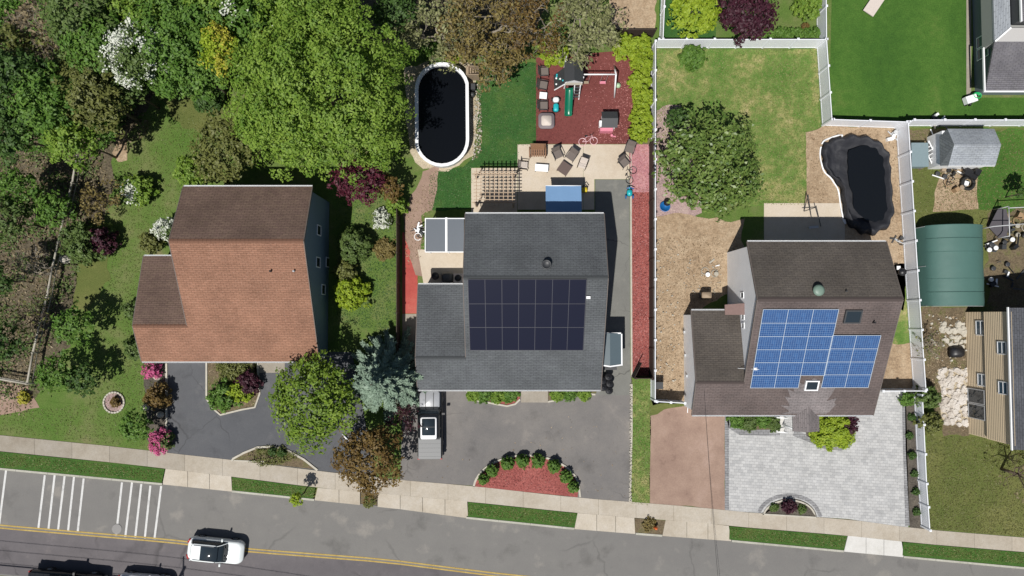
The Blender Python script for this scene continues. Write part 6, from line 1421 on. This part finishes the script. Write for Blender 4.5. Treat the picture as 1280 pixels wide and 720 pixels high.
# rock wall on the left, ladder beside the slide
A_ = [P(692, 94, .1), P(693, 112, .1)]; q0, q1 = Vector((x0 - .02, y1 - .5, 1.4)), Vector((x0 - .02, y0 + .1, 1.4))
MB().add([tuple(A_[1]), tuple(q1), tuple(q0), tuple(A_[0])] + [tuple(p - Vector((0, 0, .05))) for p in (A_[1], q1, q0, A_[0])], [(0, 1, 2, 3), (7, 6, 5, 4), (0, 4, 5, 1), (2, 6, 7, 3)]).build('rock_wall', M_darkgrey, ps)
rr = random.Random(8)
for k in range(9):
    f, g_ = rr.uniform(.15, .85), rr.uniform(.1, .9); p = A_[1].lerp(q1, f).lerp(A_[0].lerp(q0, f), g_); MB().lathe(tuple(p), [(.09, 0), (.09, .05), (.04, .09)], 7).build('climbing_hold', (M_turq, M_white, M_slide)[k % 3], ps)
MB().tube([A_[1] + Vector((0, -.05, .05)), q1 + Vector((0, -.05, .1))], .05, 5).build('wall_edge', M_white, ps)
lx0, lx1 = P(717.5, 115, .8).x, P(724.5, 115, .8).x; lya, lyb = P(720, 107, 1.4).y, P(720, 124, .1).y
for x in (lx0, lx1): MB().tube([(x, lya, 1.5), (x, lyb, 0)], .045, 5).build('ladder_rail', M_white, ps)
for k in range(4):
    f = (k + .7) / 4.6; MB().box2(lx0, lya + (lyb - lya) * f - .07, 1.45 * (1 - f), lx1, lya + (lyb - lya) * f + .07, 1.45 * (1 - f) + .05).build('rung', M_darkgrey, ps)
# swing beam and A-frame
bz = 2.3; b0 = Vector((x1, (y0 + y1) / 2 - .1, bz)); b1 = P(770, 93, bz); b0.y = P(728, 93, bz).y
MB().tube([b0, b1], .06, 6).build('swing_beam', M_white, ps)
for p in (P(766, 82, .0), P(767, 122, .0)): MB().tube([b1, Vector((b1.x + .2, p.y, 0))], .07, 6).build('swing_leg', M_white, ps)
for k, px_ in enumerate((735, 757)):
    s0 = P(px_, 93, bz); 
    for dy in (-.22, .22): MB().tube([(s0.x + dy, s0.y, bz), (s0.x + dy, s0.y - .05, .5)], .012, 4).build('chain', M_steel, ps)
    MB().box((s0.x, s0.y - .05, .5), (.5, .22, .05)).build('swing_seat', (M_taupe, M_pinkp)[k], ps)
mb = MB(); q = P(773, 106, .4); mb.lathe((q.x, q.y, .02), [(.05, 0), (.2, .1), (.24, .22), (.2, .34), (.05, .44)], 12); tag(mb.build('ball', flat('pale_green_plastic', C(190, 220, 180), .5)), 'pale green ball at the foot of the swing frame', 'ball')
# playhouse
ph = empty('playhouse', P(762, 150, 0), 'small playhouse with dark roof and white walls on the maroon mulch', 'playhouse')
x0, x1 = P(752, 150, 1.3).x, P(772, 150, 1.3).x; y1, y0 = P(762, 139, 1.3).y, P(762, 159, 1.3).y; yk_ = (y0 + y1) / 2
MB().add([(x0 + .12, y0 + .12, 0), (x1 - .12, y0 + .12, 0), (x1 - .12, y1 - .12, 0), (x0 + .12, y1 - .12, 0), (x0 + .12, y0 + .12, 1.2), (x1 - .12, y0 + .12, 1.2), (x1 - .12, y1 - .12, 1.2), (x0 + .12, y1 - .12, 1.2)], [(0, 1, 5, 4), (1, 2, 6, 5), (2, 3, 7, 6), (3, 0, 4, 7)]).build('wall', M_white, ph)
mb = MB(); mb.slab([(x0, y0, 1.2), (x1, y0, 1.2), (x1, yk_, 1.6), (x0, yk_, 1.6)], .04); mb.slab([(x0, yk_, 1.6), (x1, yk_, 1.6), (x1, y1, 1.2), (x0, y1, 1.2)], .04); mb.build('roof', M_darkgrey, ph)
MB().box2(x0 - .05, y0 - .18, 0, x1 - .3, y0 + .1, .75).build('porch', M_pinkp, ph)
MB().box2(x0 - .12, y0 + .2, .3, x0 + .1, y0 + .7, .8).build('shelf', M_white, ph)
# furniture
def armchair(q, rz, label, group, kind='sling', name='patio_chair', s=1.0):
    o_ = empty(name, (0, 0, 0), label, 'chair', group)
    m, fm = {'sling': (M_fabric, M_darkgrey), 'rattan': (M_rattan, M_rattan), 'beige': (M_cream, M_brownwood)}[kind]
    w_, d_ = .6 * s, .58 * s
    sm = MB().box((0, 0, .42), (w_, d_, .05)); 
    if kind != 'sling':
        sm = MB()
        for k in range(6): sm.box((-w_ / 2 + (k + .5) * w_ / 6, 0, .43), (w_ / 6 - .03, d_, .03))
        for k in range(3): sm.box((0, -d_ / 2 + (k + .5) * d_ / 3, .41), (w_, .03, .03))
    sm.build('seat', m, o_)
    MB().box((0, d_ / 2 + .08, .72), (w_, .05, .62), rot=Matrix.Rotation(R(-22), 3, 'X')).build('backrest', m, o_)
    MB().tube([(-w_ / 2 - .03, d_ / 2 - .02, .42), (-w_ / 2 - .03, d_ / 2 + .2, 1.02), (w_ / 2 + .03, d_ / 2 + .2, 1.02), (w_ / 2 + .03, d_ / 2 - .02, .42)], .03, 6).build('back_frame', fm, o_)
    for sg in (-1, 1):
        MB().tube([(sg * (w_ / 2 + .05), -d_ / 2, .38), (sg * (w_ / 2 + .05), -d_ / 2 + .02, .62), (sg * (w_ / 2 + .05), d_ / 2 + .08, .66)], .033, 6).build('armrest', fm, o_)
        for yy in (-d_ / 2, d_ / 2): MB().tube([(sg * (w_ / 2 + .02), yy, .42), (sg * (w_ / 2 + .04), yy * 1.1, 0)], .022, 5).build('leg', fm, o_)
    o_.location = (q.x, q.y, .04); o_.rotation_euler = (0, 0, R(rz)); return o_
GC = 'grey sling patio chairs'
c0 = armchair(P(680.5, 90, .4), 92, 'topmost grey sling chair in the row along the left of the play area', GC, s=1.15)
for (x, y, rz, lb) in ((679, 107, 80, 'second grey sling chair from the top in the play area row'), (679.5, 132.5, 90, 'grey sling chair directly below the white stool in the play area row'),
                       (697, 193, 25, 'sling chair left of the dark square table'), (714, 195, -35, 'sling chair upper right of the dark square table'),
                       (787, 186, -18, 'sling chair at the top right corner of the patio by the mulch'), (780, 203.5, 40, 'sling chair just below the corner one near the pink mulch')):
    q = P(x, y, .4); copy_tree(c0, (q.x, q.y, .04), R(rz), lb)
c1_ = armchair(P(655, 207, .4), 85, 'light woven chair facing the white table on the patio', 'woven patio chairs', 'beige')
q = P(728, 206, .4); copy_tree(c1_, (q.x, q.y, .04), R(-20), 'light woven chair right of the dark square table')
# rattan settee
st2 = armchair(P(672, 191, .4), 0, 'brown rattan two-seat bench at the top of the patio', 'rattan seating', 'rattan', name='rattan_bench', s=1.0); st2.scale = (1.9, 1.2, 1); st2['category'] = 'bench'
def table(q, w_, d_, rz, label, m, fm, h_=.45, name='patio_table'):
    o_ = empty(name, (0, 0, 0), label, 'table'); mb = MB().box((0, 0, h_), (w_, d_, .05)); mb.build('tabletop', m, o_)
    for a_, b_ in ((-1, -1), (1, -1), (1, 1), (-1, 1)): MB().box((a_ * (w_ / 2 - .05), b_ * (d_ / 2 - .05), h_ / 2 - .01), (.06, .06, h_ - .04)).build('leg', fm, o_)
    o_.location = (q.x, q.y, .04); o_.rotation_euler = (0, 0, R(rz)); return o_
M_darktop = flat('dark_brown_tabletop', C(108, 90, 84), .5)
table(P(705.5, 210.5, .45), .95, .95, 55, 'dark brown square table turned diagonally on the patio', M_darktop, M_brownwood)
table(P(677, 210, .45), 1.1, .6, -4, 'white topped low table on the patio', M_white, M_black)
table(P(679, 119.5, .45), .62, .55, -5, 'white stool sized table between the play area chairs', M_white, M_greywood, .42, 'side_table')
fp = empty('fire_pit_table', P(683, 151, 0), 'square rounded grey fire pit with pale centre at the left of the play area', 'fire pit'); q = P(683, 151, .4)
MB().loft([rring(q.x, 0, 1.2, 1.2, .25, y0=q.y), rring(q.x, .42, 1.35, 1.35, .3, y0=q.y), rring(q.x, .46, 1.3, 1.3, .28, y0=q.y)]).build('base', flat('grey_stone', C(134, 124, 128), .7), fp); MB().loft([rring(q.x, .462, .86, .86, .16, y0=q.y), rring(q.x, .5, .84, .84, .16, y0=q.y)]).build('lid', M_cream, fp)
# ride toys
rt = empty('ride_toy', P(695, 130, 0), 'turquoise and white ride-on toy beside the slide', 'ride toy'); q = P(695, 130, .3)
MB().loft([rring(q.x, .12, .5, .75, .15, y0=q.y - .3), rring(q.x, .4, .42, .65, .15, y0=q.y - .3), rring(q.x, .45, .3, .5, .1, y0=q.y - .3)]).build('seat', M_turq, rt)
MB().loft([rring(q.x, .15, .6, .5, .2, y0=q.y + .35), rring(q.x, .5, .5, .4, .18, y0=q.y + .35), rring(q.x, .6, .3, .2, .08, y0=q.y + .35)]).build('hood', M_white, rt)
for a_, b_ in ((-.3, -.45), (.3, -.45), (-.34, .45), (.34, .45)): MB().tube([(q.x + a_ - .04, q.y + b_, .14), (q.x + a_ + .04, q.y + b_, .14)], .14, 10).build('wheel', M_black, rt)
def bike(q, rz, label, m, s=.62, name='bicycle', cat='bicycle', lying=True):
    o_ = empty(name, (0, 0, 0), label, cat); r_ = .33
    for x in (-.5, .5): MB().tube([(x + r_ * math.cos(k * .4488), r_ * math.sin(k * .4488), .03) for k in range(15)], .035, 5).build('wheel', m, o_)
    MB().tube([(-.5, 0, .05), (-.1, .4, .06), (.38, .42, .06), (-.02, 0, .05), (-.5, 0, .05)], .03, 5).build('frame', m, o_); MB().tube([(.5, 0, .05), (.36, .55, .07)], .03, 5).build('fork', m, o_)
    MB().tube([(.2, .6, .05), (.36, .55, .07), (.5, .62, .3)], .025, 5).build('handlebar', M_black, o_); MB().box((-.14, .48, .08), (.24, .12, .06)).build('saddle', M_black, o_)
    o_.scale = (s, s, s); o_.location = (q.x, q.y, .04); o_.rotation_euler = (0, 0, R(rz)); return o_
bike(P(735, 177, 0), 5, 'small pink child bicycle lying at the bottom edge of the play area', flat('pale_pink_paint', C(242, 196, 200), .4), .95)
bike(P(789, 219, 0), 70, 'black small bicycle lying on the edge of the pink mulch', M_black, .9)
bb = empty('tricycle', P(787, 241, 0), 'turquoise tricycle at the top of the side driveway', 'tricycle'); q = P(787, 241, .3)
MB().loft([rring(q.x, .2, .5, .6, .2, y0=q.y), rring(q.x, .45, .4, .5, .18, y0=q.y)]).build('seat', M_turq, bb); MB().tube([(q.x - .3, q.y + .3, .65), (q.x, q.y + .42, .6), (q.x + .3, q.y + .25, .65)], .05, 6).build('handlebar', M_bluep, bb)
for a_, b_ in ((-.3, -.3), (.3, -.3), (0, .45)): MB().tube([(q.x + a_ - .04, q.y + b_, .18), (q.x + a_ + .04, q.y + b_, .18)], .18, 12).build('wheel', M_bluep if b_ < 0 else M_turq, bb)
yt = empty('push_toy', P(731, 237, 0), 'yellow and black push toy beside the blue awning', 'push toy'); q = P(731, 237, .3)
MB().loft([rring(q.x, .05, .5, .45, .12, y0=q.y), rring(q.x, .4, .42, .36, .12, y0=q.y)]).build('body', M_yellowp, yt); MB().tube([(q.x - .2, q.y + .2, .4), (q.x, q.y + .4, .7), (q.x + .25, q.y + .2, .5)], .05, 6).build('handle', M_black, yt)
mb = MB(); q = P(765, 169, .1); mb.lathe((q.x, q.y, 0), [(.1, 0), (.16, .1), (.05, .2)], 8); mb.box((q.x + .2, q.y - .1, .05), (.25, .1, .08)); tag(mb.build('sand_toys', M_pinkp), 'tiny pink toys on the mulch below the playhouse', 'toys')
# toppled stand on the concrete behind house three
q0 = P(1011, 258, 0); ts = empty('folding_stand', q0, 'thin black folding stand on the concrete behind the blue solar panel house', 'stand')
for a_, b_ in (((1010, 243), (1005, 264)), ((1010, 243), (1014, 271)), ((1005, 264), (1020, 259)), ((1020, 257), (1026, 283))):
    MB().tube([P(*a_, .9), P(*b_, .1)], .035, 5).build('leg', M_darkgrey, ts)
MB().box(P(1017, 284, .15), (.8, .2, .08), .1).build('base', M_steel, ts)
q = P(883, 369, .9); gr = empty('grill', (q.x, q.y, 0), 'barbecue grill in the shade behind the taupe garage', 'grill'); MB().box((q.x, q.y, .5), (.75, .5, .8)).build('cabinet', M_darkgrey, gr); MB().loft([rring(q.x, .9, .85, .55, .1, y0=q.y), rring(q.x, 1.1, .75, .45, .1, y0=q.y)]).build('lid', M_taupe, gr)
q = P(832, 256, .4); bl = empty('wading_pool_toy', (q.x, q.y, 0), 'blue water toy with dark top on the pink gravel', 'water toy'); MB().lathe((q.x, q.y - .1, 0), [(.4, 0), (.45, .2), (.38, .22), (.36, .1)], 16).build('basin', M_bluep, bl); MB().lathe((q.x + .15, q.y + .2, .1), [(.25, 0), (.3, .3), (.1, .5)], 12).build('bucket', M_black, bl)
q = P(1128, 340, .8); kt = empty('kettle_grill', (q.x, q.y, 0), 'black round kettle grill beside the white fence', 'grill'); MB().lathe((q.x, q.y, .5), [(.1, 0), (.3, .15), (.33, .3), (.28, .45), (.06, .54)], 16).build('bowl', M_black, kt); MB().box((q.x - .25, q.y + .35, .7), (.3, .3, .05)).build('side_shelf', M_white, kt)
for k in range(3): MB().tube([(q.x, q.y, .55), (q.x + .3 * math.cos(k * 2.1), q.y + .3 * math.sin(k * 2.1), 0)], .02, 5).build('leg', M_darkgrey, kt)
mb = MB(); q = P(1086, 8, .3); mb.box((P(1092, 6, .2).x, P(1092, 6, .2).y, .3), (1.0, 1.9, .08), -.6); mb.box((P(1092, 6, .2).x, P(1092, 6, .2).y, .15), (.6, 1.2, .2), -.6); tag(mb.build('sunbed', M_cream), 'pale flat lounger cut by the top edge on the vivid lawn', 'lounger')
ds = empty('hose_cart', P(1218, 120, 0), 'white hose cart with green hose at the corner of the pale grey house', 'hose cart'); q = P(1218, 121, .5)
MB().box((q.x - .3, q.y - .2, .4), (.9, .6, .5), .3).build('box', M_white, ds); MB().tube([(q.x + .2 + .35 * math.cos(k * .6), q.y + .1 + .25 * math.sin(k * .6), .3 + k * .012) for k in range(30)], .05, 6).build('hose', flat('green_hose', C(40, 190, 110), .4), ds)
for s in (-.35, .0): MB().tube([(q.x + s - .25, q.y - .5, .2), (q.x + s - .15, q.y - .5, .2)], .2, 10).build('wheel', M_black, ds)
q = P(1205, 440, .4); mb = MB(); mb.loft([rring(q.x - .5, 0, 1.3, 1.0, .3, y0=q.y), rring(q.x - .5, .45, 1.1, .8, .3, y0=q.y), rring(q.x - .4, .6, .5, .4, .15, y0=q.y)]); tag(mb.build('covered_furniture', M_black), 'black covered lump against the tan house wall above the rubble', 'covered furniture')
mb = MB(); q = P(819, 659, .2); mb.lathe((q.x, q.y, 0), [(.14, 0), (.14, .1), (.1, .12), (.1, .5), (.13, .52), (.11, .62), (.03, .7)], 12)
for s in (-1, 1): mb.tube([(q.x, q.y, .4), (q.x + s * .17, q.y, .4)], .055, 8)
tag(mb.build('fire_hydrant', M_orange), 'small orange fire hydrant in the dry verge square', 'fire hydrant')
q = P(146, 661, RZ); mb = MB(); mb.lathe((q.x, q.y, RZ - .012), [(.42, 0), (.42, .02), (.36, .024)], 24); tag(mb.build('manhole_cover', flat('iron_cover', C(150, 148, 146), .7)), 'round grey manhole cover among the white stripes', 'manhole cover')
mb = MB(); q = P(470, 592, 0); mb.tube([P(428, 543, .1), P(436, 551, .15)], .07, 6); tag(mb.build('fallen_post', M_white), 'short white post lying under the rusty brown tree', 'post')
mb = MB(); q = P(818, 481, .4); mb.box((q.x + .25, q.y, .5), (.6, .5, 1.0)); mb.box((q.x + .25, q.y, 1.03), (.66, .56, .08)); tag(mb.build('wheeled_bin', M_darkgrey), 'dark wheeled bin in the corner behind the small white gate', 'trash bin')
# utility pole and wires just below the frame; their shadows cross the road
u0 = P(231, 709, RZ) - Vector((SX, SY, 0)) * (9.6 / math.tan(SUN_EL)); up_ = empty('utility_pole', (u0.x, u0.y, RZ), 'wooden utility pole below the bottom edge, seen by its shadow beside the white car', 'utility pole')
MB().tube([(u0.x, u0.y, RZ), (u0.x, u0.y, 9.5)], [.17, .12], 10).build('pole', M_bark, up_); MB().box((u0.x, u0.y, 9.0), (.1, 2.2, .12)).build('crossarm', M_bark, up_)
dr = Vector((math.cos(roadz(230)), math.sin(roadz(230)), 0)); nr_ = Vector((-dr.y, dr.x, 0))
for k, (o_, z, r_) in enumerate(((-.9, 9.05, .02), (0, 9.3, .02), (.9, 9.05, .02), (0, 7.0, .035), (.3, 6.3, .03))):
    A_ = u0 + nr_ * o_; n = 24; pts = []
    for i in range(-n, n + 1):
        t_ = i / n; pts.append((A_.x + dr.x * t_ * 62, A_.y + dr.y * t_ * 62, z - .0 - .8 * abs(math.sin(t_ * math.pi * 1.5)) ** 2))
    tag(MB().tube(pts, r_, 4).build('overhead_cable', M_black), ['first', 'second', 'third', 'fourth', 'fifth'][k] + ' cable strung along the road below the frame, casting a thin shadow', 'cable', 'overhead cables along the road')
a_ = Vector((H3['gx'] + .5, H3['gyk'] - .8, 4.6)); b_ = u0 + dr * 42 + Vector((0, 0, 7.2)); b_.x = a_.x + 1.2
tag(MB().tube([a_.lerp(b_, t / 14) - Vector((0, 0, .7 * math.sin(math.pi * t / 14))) for t in range(15)], .012, 4).build('service_cable', M_black), 'thin service cable running from the taupe garage roof down across the brown dirt', 'cable')
a_ = Vector((H2['xr'], H2['yf'] + 5.5, 4.9)); b_ = Vector((a_.x + 5.2, a_.y - 5, 1.75))
tag(MB().tube([PX(864, 457, H3['gx'] + .4), Vector((H3['xl'] + .8, PX(864, 457, H3['gx'] + .4).y, 5.2))], .018, 4).build('roof_cable', M_white), 'pale cable crossing above the dark garage roof', 'cable')
